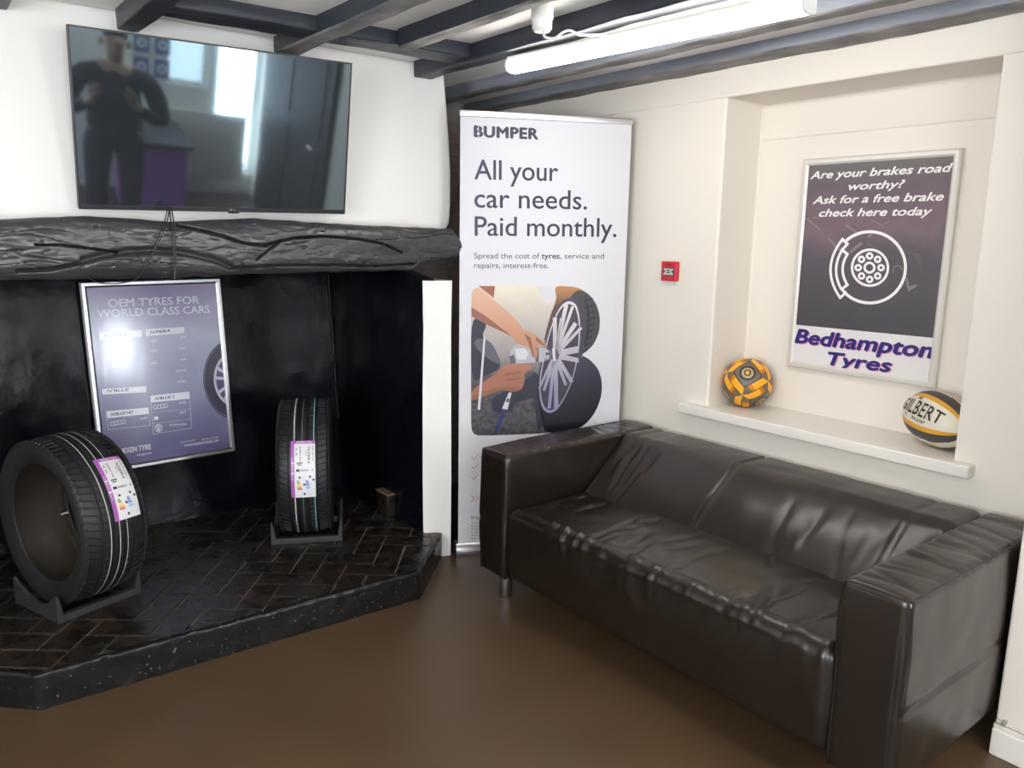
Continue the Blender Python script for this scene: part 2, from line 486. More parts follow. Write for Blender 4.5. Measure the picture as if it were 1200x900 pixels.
# right wall with its poster niche, sill, lintel band and the pier by the sofa's end
NY0, NY1, NZ0, NZ1 = -.942, -1.985, .745, 2.097
mb = MB()
YA, YB_ = 1.1, -2.31
O_ = [(XW, YA, 0), (XW, YB_, 0), (XW, YB_, NZ1), (XW, YA, NZ1)]; I_ = [(XW, NY0, NZ0), (XW, NY1, NZ0), (XW, NY1, NZ1), (XW, NY0, NZ1)]
K_ = [(XW + ND, y, z) for _, y, z in I_]; P_ = [(.8, y, z) for _, y, z in O_]
q4 = lambda a, b: [(a + k, a + (k + 1) % 4, b + (k + 1) % 4, b + k) for k in range(4)]
mb.add(O_ + I_ + K_ + P_, q4(0, 4) + q4(4, 8) + [(8, 9, 10, 11)] + q4(12, 0) + [(15, 14, 13, 12)])
mb.box((XW - .006, -2.31, NZ1 - .0015), (.8, 1.1, CEIL)); mb.box((XW + ND - .005, NY1 + .002, 1.9425), (XW + ND + .02, NY0 - .002, NZ1 - .002))
struct(bevel(mb.build('wall_right', M_wallw), .008, 3), 'cream right wall with a deep recess holding the brake poster', 'wall')
mb = MB(); mb.box((0, YB, 0), (.8, -2.312, CEIL)); struct(bevel(mb.build('trim_3', M_wallw), .008, 3), 'cream wall pier beside the near end of the sofa', 'wall')
mb = MB(); mb.rbox((XW - .052, -2.055, .748), (XW + ND + .01, -.815, .792), .006, .08); struct(mb.build('trim_4', M_gloss, smooth=R(50)), 'white gloss painted sill board of the wall recess', 'sill')
mb = MB(); mb.box((-.02, YB, 0), (0, -2.312, .085)); mb.box((-.014, YB, .085), (0, -2.312, .10)); struct(bevel(mb.build('baseboard_right', M_gloss), .003), 'white skirting board on the pier by the sofa', 'baseboard')

# grey stone alcove wall behind the banner
mb = MB(); mb.box((-.6, .84, 0), (.32, .95, CEIL))
rr = random.Random(3)
for k in range(26):
    z0 = k * .078 + .004; x = -.6 - rr.random() * .1
    if z0 > 1.93: break
    while x < .32:
        L = .18 + rr.random() * .1
        x0, x1 = max(x, -.6), min(x + L - .008, .32)
        if x1 - x0 > .02: mb.box((x0, .832 - rr.random() * .008, z0), (x1, .86, z0 + .070))
        x += L
mb.box((-.6, .81, 1.965), (.32, .86, 1.985)); mb.box((-.6, .82, 2.035), (.32, .86, 2.05))
struct(mb.build('wall_alcove', M_stone), 'grey coursed stone wall at the back of the corner gap behind the banner', 'wall')

# rear and left walls of the room (seen only as reflections), some openings added for fill light
mb = MB()
def wall_with_holes(mb, x0, x1, holes, y0, y1, axis='x'):
    xs = sorted({x0, x1, *[h[0] for h in holes], *[h[1] for h in holes]})
    for a, b in zip(xs[:-1], xs[1:]):
        hs = [h for h in holes if h[0] <= a and b <= h[1]]
        spans = [(0, CEIL)] if not hs else [(0, hs[0][2]), (hs[0][3], CEIL)]
        for z0, z1 in spans:
            if z1 - z0 > .001:
                mb.box((a, y0, z0), (b, y1, z1)) if axis == 'x' else mb.box((y0, a, z0), (y1, b, z1))
wall_with_holes(mb, XL, .0, [(-3.4, -1.9, .9, 2.05), (-.80, -.45, .95, 2.02), (-.38, -.01, .2, 1.40)], YB - .2, YB)
struct(mb.build('wall_rear', M_wall), 'white rear wall of the room seen reflected in the television', 'wall')
mb = MB(); wall_with_holes(mb, YB, 0, [(-3.3, -1.9, .9, 2.05)], XL - .2, XL, 'y'); struct(mb.build('wall_side', M_wall), 'white far left wall of the room', 'wall')

M_pane = bpy.data.materials.new('window_glass'); M_pane.use_nodes = True
t = M_pane.node_tree; t.nodes.clear()
ou = t.nodes.new('ShaderNodeOutputMaterial'); mx = t.nodes.new('ShaderNodeMixShader'); tr = t.nodes.new('ShaderNodeBsdfTransparent'); gl = t.nodes.new('ShaderNodeBsdfGlossy')
gl.inputs['Roughness'].default_value = .02; mx.inputs[0].default_value = .06
t.links.new(tr.outputs[0], mx.inputs[1]); t.links.new(gl.outputs[0], mx.inputs[2]); t.links.new(mx.outputs[0], ou.inputs[0])
def window(name, axis, a, b, z0, z1, y, label):
    f = MB(); g = MB(); s = .03
    def bx(m, p0, p1, q0, q1, d=.03):
        m.box((p0, y - d, q0), (p1, y + d, q1)) if axis == 'x' else m.box((y - d, p0, q0), (y + d, p1, q1))
    bx(f, a, a + s, z0, z1); bx(f, b - s, b, z0, z1); bx(f, a + s, b - s, z0, z0 + s); bx(f, a + s, b - s, z1 - s, z1)
    if b - a > .6: bx(f, (a + b) / 2 - s / 2, (a + b) / 2 + s / 2, z0 + s, z1 - s)
    bx(g, a + s, b - s, z0 + s, z1 - s, .003)
    o = struct(f.build(name, M_gloss), label, 'window'); g.build('pane', M_pane, o)
window('window_1', 'x', -.80, -.45, .95, 2.02, YB - .08, 'white framed window over the radiator seen in the television reflection')
window('door_1', 'x', -.38, -.01, .2, 1.40, YB - .08, 'tall narrow glazed door light seen in the television reflection')
window('window_fill_rear', 'x', -3.4, -1.9, .9, 2.05, YB - .08, 'added unseen wide window in the rear wall, there for fill light')  # unseen window added so fill light reaches the ceiling between the beams
window('window_fill_side', 'y', -3.3, -1.9, .9, 2.05, XL - .08, 'added unseen window in the far left wall, there for fill light')  # unseen window added for the upward side fill

# ------------------------------------------------------------------ ceiling beams
def beam(p0, p1, w, z0, z1, seed, label, mat=None, amp=.006, name='ceiling_beam', worn=None):
    """p0, p1: the middle of the beam's underside in plan"""
    d = Vector((p1[0] - p0[0], p1[1] - p0[1])); L = d.length; an = math.atan2(d.y, d.x)
    def fn(p, nn):
        k = fbm(p[0] * 3 + seed * 9, p[1] * 14, p[2] * 14, 3); k2 = nz(p[0] * 1.6 + seed * 5, 3.3)
        return p + np.array([0, nn[1] * amp * k + .006 * k2 * (1 if abs(nn[1]) > .3 else 0), nn[2] * amp * k if p[2] < z1 - .02 else 0])
    mb = MB(); mb.rbox((0, -w / 2, z0), (L, w / 2, z1), .008, .022, fn, k=2)
    if worn is not None:
        for q, f_ in enumerate(mb.f):
            if all(mb.v[i][2] < z0 + .011 for i in f_): mb.mi[q] = 1
    o = mb.build(name, [mat or M_beam, worn or M_beam], smooth=R(55)); o.location = (p0[0], p0[1], 0); o.rotation_euler = (0, 0, an)
    # local x runs along the beam, so the grain does too
    struct(o, label, 'beam'); o['group'] = 'dark ceiling beams'
    return o
M_beam = material('charcoal_beam_paint', (.030, .036, .048), .45, bump=.2, bscale=30, stretch=(.12, 1, 1), var=.35, vscale=10)
M_worn = material('worn_whitewash', (.12, .115, .11), .7, bump=.3, bscale=40, stretch=(.3, 1, 1), var=.3, vscale=14, col2=(.62, .59, .55))
M_worng = material('worn_grey_paint', (.10, .10, .105), .6, bump=.3, bscale=40, stretch=(.3, 1, 1), var=.3, vscale=14, col2=(.30, .285, .27))
M_beamb = material('blue_grey_beam_paint', (.23, .25, .295), .5, bump=.25, bscale=30, stretch=(.12, 1, 1), var=.3, vscale=10)
zt = CEIL + .02
beam((.238, .80), (.225, -4.5), .125, 2.208, zt, 1, 'dark blue-grey ceiling beam running along the top of the cream right wall', M_beamb, worn=M_worng)
beam((-.143, .80), (-.153, -4.5), .07, 2.197, zt, 2, 'dark ceiling beam just behind the lit strip light', M_beamb, worn=M_worng)
beam((-.575, .026), (-.56, -4.5), .09, 2.192, zt, 3, 'dark ceiling beam over the white ceiling rose')
beam((-.915, -.40), (-.92, -4.5), .055, 2.188, zt, 4, 'dark ceiling beam butting the cross beam above the banner headline', worn=M_worn)
beam((-1.205, .026), (-1.22, -4.5), .085, 2.192, zt, 5, 'dark ceiling beam crossing above the right part of the television', worn=M_worng)
beam((-1.765, .026), (-1.78, -4.5), .075, 2.190, zt, 6, 'short looking dark ceiling beam above the top left of the television')
beam((-2.16, .026), (-2.17, -4.5), .08, 2.197, zt, 7, 'dark ceiling beam end showing in the top left corner of the photo')
beam((-1.77, -.268), (-.595, -.335), .14, 2.205, zt, 8, 'dark cross beam running along the television wall')

# ------------------------------------------------------------------ mantel beam
MY = -.125
topx = [(-160, 262), (0, 257), (45, 255), (85, 253), (130, 254.5), (170, 257), (205, 260), (240, 258), (300, 256), (330, 257.5), (380, 261), (430, 264), (480, 266), (520, 268), (533, 268), (541, 280)]
botx = [(-160, 332), (0, 328), (60, 328.5), (110, 327.5), (200, 326), (260, 323.5), (300, 321.5), (350, 320.5), (400, 319), (450, 318), (485, 316.5), (500, 309), (520, 305.5), (541, 303.5)]
tp = [on(x, y, 1, MY) for x, y in topx]; bp = [on(x, y, 1, MY) for x, y in botx]
fx = lambda P, x: float(np.interp(x, [p[0] for p in P], [p[2] for p in P]))
x0, x1 = tp[0][0], tp[-1][0]
crk = [[(208, 264), (240, 271), (262, 277), (285, 285), (310, 288), (322, 284)], [(322, 284), (345, 279), (380, 277), (420, 280), (450, 286), (472, 296)], [(95, 307), (120, 300), (150, 295), (180, 293.5), (215, 296), (250, 304), (275, 314)], [(40, 287), (70, 287), (105, 291), (140, 296)], [(20, 318), (60, 316), (95, 308)], [(275, 314), (330, 311), (390, 311), (440, 312), (490, 309)], [(300, 306), (315, 293), (330, 282)]]
cw = [.0038, .0034, .010, .0025, .005, .004, .003]
crk = [[(lambda q: (q[0], q[2]))(on(x, y, 1, MY)) for x, y in c] for c in crk]
mb = MB(); NX = 520; NP = 128; vs = []; fs = []
for i in range(NX + 1):
    x = x0 + (x1 - x0) * i / NX; zt_, zb_ = fx(tp, x), fx(bp, x)
    zt_ += .004 * nz(x * 14, 1); zb_ += .004 * nz(x * 12, 5)
    yf, yk = MY, .16
    for k in range(NP):
        t = k / NP
        if t < .625:    # front face, bottom to top
            v = t / .625; z = zb_ + (zt_ - zb_) * v; rnd = (abs(v - .5) * 2) ** 5
            y = yf + .03 * rnd
            dsp = .006 * fbm(x * 3.2, z * 11, 2.0) + .002 * fbm(x * 18, z * 45, 9., 3)
            dsp += .007 * max(0, 1 - abs(nz(x * 3.2 + 5, z * 26 + .8 * nz(x * 5), 1.5)) / .035) * max(0, min(1, .5 + 2 * nz(x * 4, z * 9, 8)))
            dsp += .006 * max(0, nz(x * 45, z * 60, 3.) - .52) * 4
            dsp += .018 * max(0, .45 - v) * (1 + nz(x * 2, 4))
            for c, wd in zip(crk, cw):
                if c[0][0] - .02 < x < c[-1][0] + .02 or c is crk[-1]:
                    zc = float(np.interp(x, [q[0] for q in c], [q[1] for q in c]))
                    if c[0][0] <= x <= c[-1][0]: dsp += .026 * math.exp(-((z - zc) / wd) ** 2)
            y += dsp
        elif t < .75: u = (t - .625) / .125; y = yf + .03 + (yk - yf - .03) * u; z = zt_
        elif t < .875: u = (t - .75) / .125; y = yk; z = zt_ + (zb_ - zt_) * u
        else: u = (t - .875) / .125; y = yk + (yf + .03 - yk) * u; z = zb_ + .004 * fbm(x * 8, y * 8)
        vs.append((x, y, z))
for i in range(NX):
    for k in range(NP): fs.append((i * NP + k, i * NP + (k + 1) % NP, (i + 1) * NP + (k + 1) % NP, (i + 1) * NP + k))
fs.append(tuple(range(NP))); fs.append(tuple(range(NX * NP, (NX + 1) * NP))[::-1])
mb.add(vs, fs)
tag(mb.build('mantel_beam', M_mantel, smooth=R(60)), 'rough hewn glossy black timber mantel beam across the fireplace opening', 'mantel beam')

# ------------------------------------------------------------------ television
tvR = rot3(-.036, .20, -.014)
tv = Plane((-1.493, -.100, 1.872), tvR @ [1, 0, 0], tvR @ [0, 0, 1])
M_screen = material('black_screen_glass', (.026, .029, .033), .04, ior=2.5, spec=.5)
M_screen.node_tree.nodes['Principled BSDF'].inputs['Specular Tint'].default_value = (.66, .88, 1, 1)
M_bezel = material('black_bezel', (.012, .012, .013), .35)
T = empty('television', 'large black wall-mounted television, switched off, above the mantel', 'television', tv.matrix())
TW, TH = .97, .58
mb = MB(); mb.rbox((-TW / 2, -TH / 2, -.030), (TW / 2, TH / 2, -.003), .004, .2); mb.rbox((-.33, -.24, -.055), (.33, .12, -.028), .01, .2); mb.build('back_case', M_plastic, T, smooth=R(40))
b = .006; c = .016; mb = MB()
mb.box((-TW / 2, -TH / 2, -.004), (-TW / 2 + b, TH / 2, .001)); mb.box((TW / 2 - b, -TH / 2, -.004), (TW / 2, TH / 2, .001)); mb.box((-TW / 2 + b, TH / 2 - b, -.004), (TW / 2 - b, TH / 2, .001)); mb.box((-TW / 2 + b, -TH / 2, -.004), (TW / 2 - b, -TH / 2 + c, .001))
mb.build('bezel', M_bezel, T)
mb = MB(); mb.box((-TW / 2 + b, -TH / 2 + c, -.003), (TW / 2 - b, TH / 2 - b, -.0005)); mb.build('screen', M_screen, T)
mb = MB(); mb.rbox((.015, -TH / 2 - .006, -.006), (.055, -TH / 2 + .004, .0015), .002, .05); mb.build('sensor_bar', M_bezel, T)
mb = MB(); ar = Art(tv)
text_at(mb, 'LG', (.0305, -TH / 2 + .006), (.042, -TH / 2 + .006), .005, lambda u, v: (u, v, .0016), bold=.02)
for k in range(16):
    pass
mb.add([(.024 + .0035 * math.cos(a * math.pi / 8), -TH / 2 + .0085 + .0035 * math.sin(a * math.pi / 8), .0016) for a in range(16)], [tuple(range(16))])
mb.build('logo', flat('tv_logo_grey', (150, 150, 150)), T)
# hinged wall bracket holding the tilt
mb = MB(); mb.box((-.10, -.06, -.066), (.10, .12, -.054)); mb.tube([(-.07, .05, -.060), (-.07, .02, -.134)], .012); mb.tube([(.07, .05, -.060), (.07, .02, -.134)], .012)
wp = MB(); mb.build('wall_bracket', M_plastic, T)

# cables dangling from the television to behind the mantel
M_cable = material('black_cable', (.012, .012, .013), .45)
def spline(pts, n=10):
    P = [Vector(p) for p in pts]; out = []
    for i in range(len(P) - 1):
        a, b_, c_, d = P[max(i - 1, 0)], P[i], P[i + 1], P[min(i + 2, len(P) - 1)]
        for k in range(n):
            t = k / n; out.append(.5 * ((2 * b_) + (c_ - a) * t + (2 * a - 5 * b_ + 4 * c_ - d) * t * t + (3 * b_ - a - 3 * c_ + d) * t ** 3))
    return out + [P[-1]]
def cable(pxs, r, label, depth):
    pts = [on(x, y, 1, d) for (x, y), d in zip(pxs, depth)]
    mb = MB(); mb.tube(spline(pts), r, 6); return tag(mb.build('cable', M_cable, smooth=True), label, 'cable', 'television cables')
cable([(197, 243), (192, 262), (183, 285), (176, 302), (166, 320), (160, 327), (140, 332), (120, 332), (108, 328), (104, 322), (112, 318), (135, 317), (157, 321), (161, 326)], .0022, 'thin black cable slanting from the television down to a loop over the poster top', [-.10, -.137, -.142, -.142, -.142, -.138, -.135, -.135, -.137, -.14, -.142, -.142, -.14, -.138])
cable([(199, 243), (195, 262), (186, 284), (178, 300), (170, 316)], .0022, 'thin black cable slanting beside the looped one, ending on the mantel face', [-.10, -.137, -.142, -.142, -.14])
cable([(198.5, 243), (201, 268), (203.5, 290), (204, 310), (204, 328)], .0024, 'black cable hanging straight down from the television to the poster top', [-.10, -.14, -.142, -.142, -.142])
cable([(201, 243), (204, 265), (206, 290), (205.5, 312), (205, 327)], .0022, 'black cable hanging just right of the straight one under the television', [-.10, -.14, -.142, -.142, -.142])

# ------------------------------------------------------------------ framed posters
def snap_frame(T, w, h, rail, mat):
    mb = MB()
    prof = [(0, -.014), (0, .004), (rail * .25, .009), (rail * .7, .009), (rail, .003), (rail, -.014)]   # inward distance, height
    cs = [(-w / 2, -h / 2, 1, 1), (w / 2, -h / 2, -1, 1), (w / 2, h / 2, -1, -1), (-w / 2, h / 2, 1, -1)]
    vs = [(x + sx * d, y + sy * d, z) for (x, y, sx, sy) in cs for d, z in prof]; n = len(prof); fs = []
    for k in range(4):
        a, b_ = k * n, ((k + 1) % 4) * n
        for i in range(n): fs.append((a + i, b_ + i, b_ + (i + 1) % n, a + (i + 1) % n))
    mb.add(vs, fs); mb.build('frame', mat, T, smooth=R(25))
    mb = MB(); mb.box((-w / 2 + .004, -h / 2 + .004, -.013), (w / 2 - .004, h / 2 - .004, -.004)); mb.build('backing_board', M_plastic, T)


def ramp_mat(name, stops, axis=1, lo=-.43, hi=.43, rough=.25, nscale=3., namp=.0, bump=0., bscale=8., coat=0., stretch=(1, 1, 1)):
    """printed colour that changes across the sheet"""
    m = material(name, (1, 1, 1), rough, bump=bump, bscale=bscale, stretch=stretch, coat=coat); nt = m.node_tree; b = nt.nodes['Principled BSDF']
    tc = nt.nodes.new('ShaderNodeTexCoord'); sp = nt.nodes.new('ShaderNodeSeparateXYZ'); mr = nt.nodes.new('ShaderNodeMapRange'); rp = nt.nodes.new('ShaderNodeValToRGB')
    nt.links.new(tc.outputs['Object'], sp.inputs[0]); nt.links.new(sp.outputs[axis], mr.inputs[0]); mr.inputs[1].default_value = lo; mr.inputs[2].default_value = hi
    src = mr.outputs[0]
    if namp:
        n = nt.nodes.new('ShaderNodeTexNoise'); n.inputs['Scale'].default_value = nscale; n.inputs['Detail'].default_value = 3
        nt.links.new(tc.outputs['Object'], n.inputs['Vector'])
        ma = nt.nodes.new('ShaderNodeMath'); ma.operation = 'MULTIPLY_ADD'; ma.inputs[1].default_value = namp; ma.inputs[2].default_value = -namp / 2
        ad = nt.nodes.new('ShaderNodeMath'); ad.operation = 'ADD'
        nt.links.new(n.outputs[0], ma.inputs[0]); nt.links.new(ma.outputs[0], ad.inputs[0]); nt.links.new(src, ad.inputs[1]); src = ad.outputs[0]
    el = rp.color_ramp.elements
    el[0].position = stops[0][0]; el[0].color = (*srgb(*stops[0][1]), 1); el[1].position = stops[-1][0]; el[1].color = (*srgb(*stops[-1][1]), 1)
    for p, c in stops[1:-1]: e = el.new(p); e.color = (*srgb(*c), 1)
    nt.links.new(src, rp.inputs[0]); nt.links.new(rp.outputs[0], b.inputs['Base Color'])
    return m


# --- tyre brand poster leaning inside the fireplace
oR = rot3(.035, -.075, -.013)
op = Plane((-1.528, .81, .856), oR @ [1, 0, 0], oR @ [0, 0, 1])
T = empty('framed_poster', 'purple tyre advertising poster in a silver frame on the black fireplace back wall', 'poster', op.matrix())
PW, PH, RL = .624, .871, .027
snap_frame(T, PW, PH, RL, M_alu)
M_oem = ramp_mat('purple_silver_haze_print', [(0., (104, 101, 142)), (.35, (146, 147, 176)), (.7, (184, 187, 207)), (1., (150, 138, 178))], 1, rough=.12, nscale=4, namp=.35, bump=.04, bscale=9, stretch=(1.6, .6, 1))  # purple and silver print, its tones lightened to carry the window's sheen
mb = MB(); sw, sh = PW / 2 - .02, PH / 2 - .02; mb.add([(-sw, -sh, 0), (sw, -sh, 0), (sw, sh, 0), (-sw, sh, 0)], [(0, 1, 2, 3)]); sheet = mb.build('print_sheet', M_oem, T, fix=False)
A = Art(op); O = (60, 300); S = 3.4625
def clipu(uvs, umax):
    out = []
    for a, b_ in zip(uvs, uvs[1:] + uvs[:1]):
        ia, ib = a[0] <= umax, b_[0] <= umax
        if ia: out.append(a)
        if ia != ib: t = (umax - a[0]) / (b_[0] - a[0]); out.append((umax, a[1] + t * (b_[1] - a[1])))
    return out
uc, vc = A.P.uv(60 + 752 / S, 300 + 500 / S); UM = sw - .008
ell = lambda ru, rv, n=48: [(uc + ru * math.cos(2 * math.pi * k / n), vc + rv * math.sin(2 * math.pi * k / n)) for k in range(n)]
mb = MB()
def pie(mb, r0, r1, layer, mi, a0=95, a1=265, n=40):
    """left part of a ring cut off by the frame"""
    for k in range(n):
        q = []
        for r, a in ((r0, k), (r1, k), (r1, k + 1), (r0, k + 1)):
            an = R(a0 + (a1 - a0) * a / n); q.append((uc + r * .80 * math.cos(an), vc + r * math.sin(an)))
        q = clipu(q, UM)
        if len(q) > 2: A.poly(mb, q, layer, mi)
pie(mb, 0, .205, 1, 0); pie(mb, .0, .142, 2, 3); pie(mb, .128, .142, 3, 1); pie(mb, .195, .2, 2, 2)
for an in (150, 172, 205, 228):
    d = (math.cos(R(an)) * .8, math.sin(R(an))); nn = (-d[1] * .009, d[0] * .009)
    q = clipu([(uc + d[0] * .02 + nn[0], vc + d[1] * .02 + nn[1]), (uc + d[0] * .13 + nn[0], vc + d[1] * .13 + nn[1]), (uc + d[0] * .13 - nn[0], vc + d[1] * .13 - nn[1]), (uc + d[0] * .02 - nn[0], vc + d[1] * .02 - nn[1])], UM)
    if len(q) > 2: A.poly(mb, q, 3, 1)
mb.build('wheel_picture', [flat('print_dark_grey', (78, 76, 92), .12), flat('print_silver', (205, 200, 215), .12), flat('print_mid_grey', (120, 116, 132), .12), flat('print_purple', (104, 92, 128), .12)], sheet, fix=False)
mb = MB()
A.text(mb, 'OEM TYRES FOR', (127, 360), (233.3, 355.5), 9.2, bold=.03)
A.text(mb, 'WORLD CLASS CARS', (114.3, 372.2), (245.7, 366.4), 9.2, bold=.03)
A.text(mb, 'NEXEN TYRE', (140.3, 532), (177, 526), 6, bold=.035)
A.text(mb, 'we got you', (160, 534.5), (177.5, 531.5), 2.8, bold=.02)
A.text(mb, '/nexentyreuk', (211, 519.5), (229, 516.5), 2.2); A.text(mb, '@NexenTyreUK', (237, 516), (256, 513), 2.2)
A.text(mb, 'WWW.NEXENTYREUK.COM', (216, 523.8), (256.4, 517.3), 2.8, bold=.03)
mb.build('lettering', flat('print_white', (226, 226, 236), .12), sheet, fix=False)
mb = MB(); bx = [[(195, 312), (368, 300), (370, 328), (197, 340)], [(382, 297), (540, 288), (540, 312), (384, 325)], [(205, 540), (386, 528), (386, 553), (208, 562)], [(222, 630), (395, 614), (397, 640), (226, 658)], [(403, 567), (560, 550), (562, 578), (404, 594)]]
for q in bx: A.poly(mb, A.pxs(q, O, S), 2)
def frame_box(q):
    uv = A.pxs(q + q[:1], O, S); A.line(mb, uv, .0016, 2)
frame_box([(226, 658), (397, 640), (401, 688), (232, 704)]); frame_box([(404, 594), (562, 578), (570, 698), (414, 722)])
A.line(mb, A.pxs([(408, 636), (565, 620)], O, S), .0012, 2); A.line(mb, A.pxs([(411, 680), (568, 661)], O, S), .0012, 2)
def rings(c, dx, dy):
    for k in range(4): A.ring(mb, (O[0] + (c[0] + dx * k) / S, O[1] + (c[1] + dy * k) / S), 2.0, 2.7, 3, n=16)
rings((248, 681), 15, -3); rings((423, 613), 14, -2)
cx_, cy_ = O[0] + 435 / S, O[1] + 698 / S; A.ring(mb, (cx_, cy_), 3.9, 4.7, 3, n=20)
for a, b_ in (((-2.6, -2.6), (-.9, 3.2)), ((-.9, 3.2), (0, 0)), ((0, 0), (.9, 3.2)), ((.9, 3.2), (2.6, -2.6)), ((-1.2, -3.2), (0, -.6)), ((0, -.6), (1.2, -3.2))):
    A.line(mb, [A.P.uv(cx_ + a[0], cy_ + a[1]), A.P.uv(cx_ + b_[0], cy_ + b_[1])], .0028, 3)
A.poly(mb, A.pxs([(416, 652), (434, 650), (435, 664), (417, 666)], O, S), 3)
for x, y, s in ((520, 335, 'BMW'), (520, 380, 'FIAT'), (525, 425, 'KIA'), (505, 470, 'LANCIA'), (515, 515, 'SKODA'), (535, 600, 'AUDI'), (535, 640, 'SEAT'), (490, 690, 'VOLKSWAGEN'), (362, 664, 'AUDI')):
    L = len(s) * 7; A.text(mb, s, (O[0] + (548 - L if x > 400 else x) / S, O[1] + y / S), (O[0] + (548 if x > 400 else x + 28) / S, O[1] + (y - 4) / S), 2.2, 3, bold=.02)
for x, y in ((210, 360), (400, 345), (402, 385), (404, 435)):
    A.line(mb, A.pxs([(x, y), (x + 28, y - 2)], O, S), .002, 3); A.line(mb, A.pxs([(x + 10, y - 9), (x + 12, y + 9)], O, S), .002, 3); A.line(mb, A.pxs([(x + 20, y - 9), (x + 22, y + 6)], O, S), .002, 3)
mb.build('brand_panels', flat('print_white_panel', (232, 232, 240), .12), sheet, fix=False)
mb = MB()
for q, s in zip(bx, ("N'FERA", "N'FERA", "N'BLUE", "N'BLUE HD", "N'BLUE S")):
    a = (O[0] + (q[3][0] + 16) / S, O[1] + (q[3][1] - 9) / S); e = (O[0] + (q[3][0] + (q[2][0] - q[3][0]) * .62) / S, O[1] + (q[3][1] + (q[2][1] - q[3][1]) * .62 - 9) / S)
    A.text(mb, s, a, e, 3.2, 3, bold=.03, shear=.35)
mb.build('panel_lettering', flat('print_navy', (58, 56, 84), .12), sheet, fix=False)

# --- brake check poster in the wall recess
bp_ = Plane((XW + ND - .016, -1.484, 1.4175), (0, -1, 0), (0, 0, 1))
T = empty('framed_poster', 'dark brake-check poster in a cream-silver frame in the wall recess', 'poster', bp_.matrix())
snap_frame(T, .624, .868, .027, M_frame)
A = Art(bp_); sw, sh = .292, .414
M_brk = ramp_mat('charcoal_mauve_print', [(0., (78, 75, 80)), (.45, (90, 86, 92)), (.62, (122, 102, 108)), (.82, (104, 90, 97)), (1., (106, 100, 100))], 1, -.25, .41, rough=.35, nscale=5, namp=.45)
vb = A.P.uv(932.3, 380.5)[1]; vb2 = A.P.uv(1094, 396)[1]
mb = MB(); mb.add([(-sw, -sh, 0), (sw, -sh, 0), (sw, vb2, 0), (-sw, vb, 0)], [(0, 1, 2, 3)]); mb.add([(-sw, vb, 0), (sw, vb2, 0), (sw, sh, 0), (-sw, sh, 0)], [(0, 1, 2, 3)], 1)
sheet = mb.build('print_sheet', [flat('poster_white', (226, 222, 222), .35), M_brk], T, fix=False)
mb = MB(); f = lambda q: A.pxs(q, (960, 260), 8.575)
for q in ([(75, 175), (100, 160), (215, 275), (205, 295)], [(300, 300), (415, 200), (440, 220), (325, 318)], [(255, 40), (270, 20), (400, 110), (390, 125)], [(865, 560), (890, 560), (905, 650), (980, 625), (990, 640), (895, 700)], [(480, 150), (510, 120), (540, 125), (500, 165)]):
    A.poly(mb, f(q), 1)
A.line(mb, f([(745, 510), (745, 470), (770, 440), (810, 445), (840, 480)]), .004, 1)
A.line(mb, f([(960, 320), (1030, 480), (1000, 330), (940, 325)]), .0015, 1); A.line(mb, f([(490, 215), (550, 255)]), .002, 1); A.line(mb, f([(-120, -30), (10, 80)]), .006, 1); A.line(mb, f([(-60, -40), (80, -60)]), .005, 1)
A.line(mb, f([(520, -20), (640, 40), (700, -5)]), .004, 1)
mb.build('tool_picture', flat('print_tool_grey', (138, 124, 128), .35), sheet, fix=False)
mb = MB(); kw = dict(bold=.045, shear=.28)
A.text(mb, 'Are your brakes road', (949.8, 209.8), (1116, 201), 8.6, 3, **kw); A.text(mb, 'worthy?', (994.6, 222.7), (1060, 219.8), 8.6, 3, **kw)
A.text(mb, 'Ask for a free brake', (952.7, 239), (1105.5, 234.8), 8.6, 3, **kw); A.text(mb, 'check here today', (960, 253.8), (1092, 252), 8.6, 3, **kw)
mb.build('headline_lettering', flat('print_bright_white', (244, 238, 236), .35), sheet, fix=False)
mb = MB(); q = lambda x, y: (960 + x / 8.575, 260 + y / 8.575); s_ = 1 / 8.575
def arc(c, r0, r1, a0, a1): A.ring(mb, q(*c), r0 * s_, r1 * s_, 3, a0=a0, a1=a1, n=48, px=True)
A.ring(mb, q(510, 457), 343 * s_, 373 * s_, 3, a0=-131.5, a1=131.5, n=64)
A.ring(mb, q(512, 460), 168 * s_, 193 * s_, 3, n=48); A.ring(mb, q(507, 460), 36 * s_, 61 * s_, 3, n=28)
for k in range(8):
    a = R(90 + 45 * k); A.ring(mb, q(508 + 115 * math.cos(a), 460 - 118 * math.sin(a)), 14 * s_, 38 * s_, 3, n=20)
def pl_(pts, w=26): A.line(mb, A.pxs(pts, (960, 260), 8.575), w * s_ * .0041, 3)
sag = lambda x0, y0, x1, y1, b_, n=14: [(x0 + (x1 - x0) * t - b_ * 4 * t * (1 - t), y0 + (y1 - y0) * t) for t in [i / n for i in range(n + 1)]]
w_ = .0108
for c in (sag(235, 175, 212, 762, 108), [(212, 762), (268, 712)], sag(232, 282, 215, 660, 52), [(235, 175), (285, 222)], [(230, 285), (285, 222)], [(232, 282), (285, 325)], sag(285, 325, 285, 632, 48), [(285, 632), (228, 676)], [(222, 668), (265, 718)]):
    A.line(mb, A.pxs(c, (960, 260), 8.575), w_, 3)
mb.build('brake_disc_symbol', flat('print_symbol_white', (246, 240, 240), .35), sheet, fix=False)
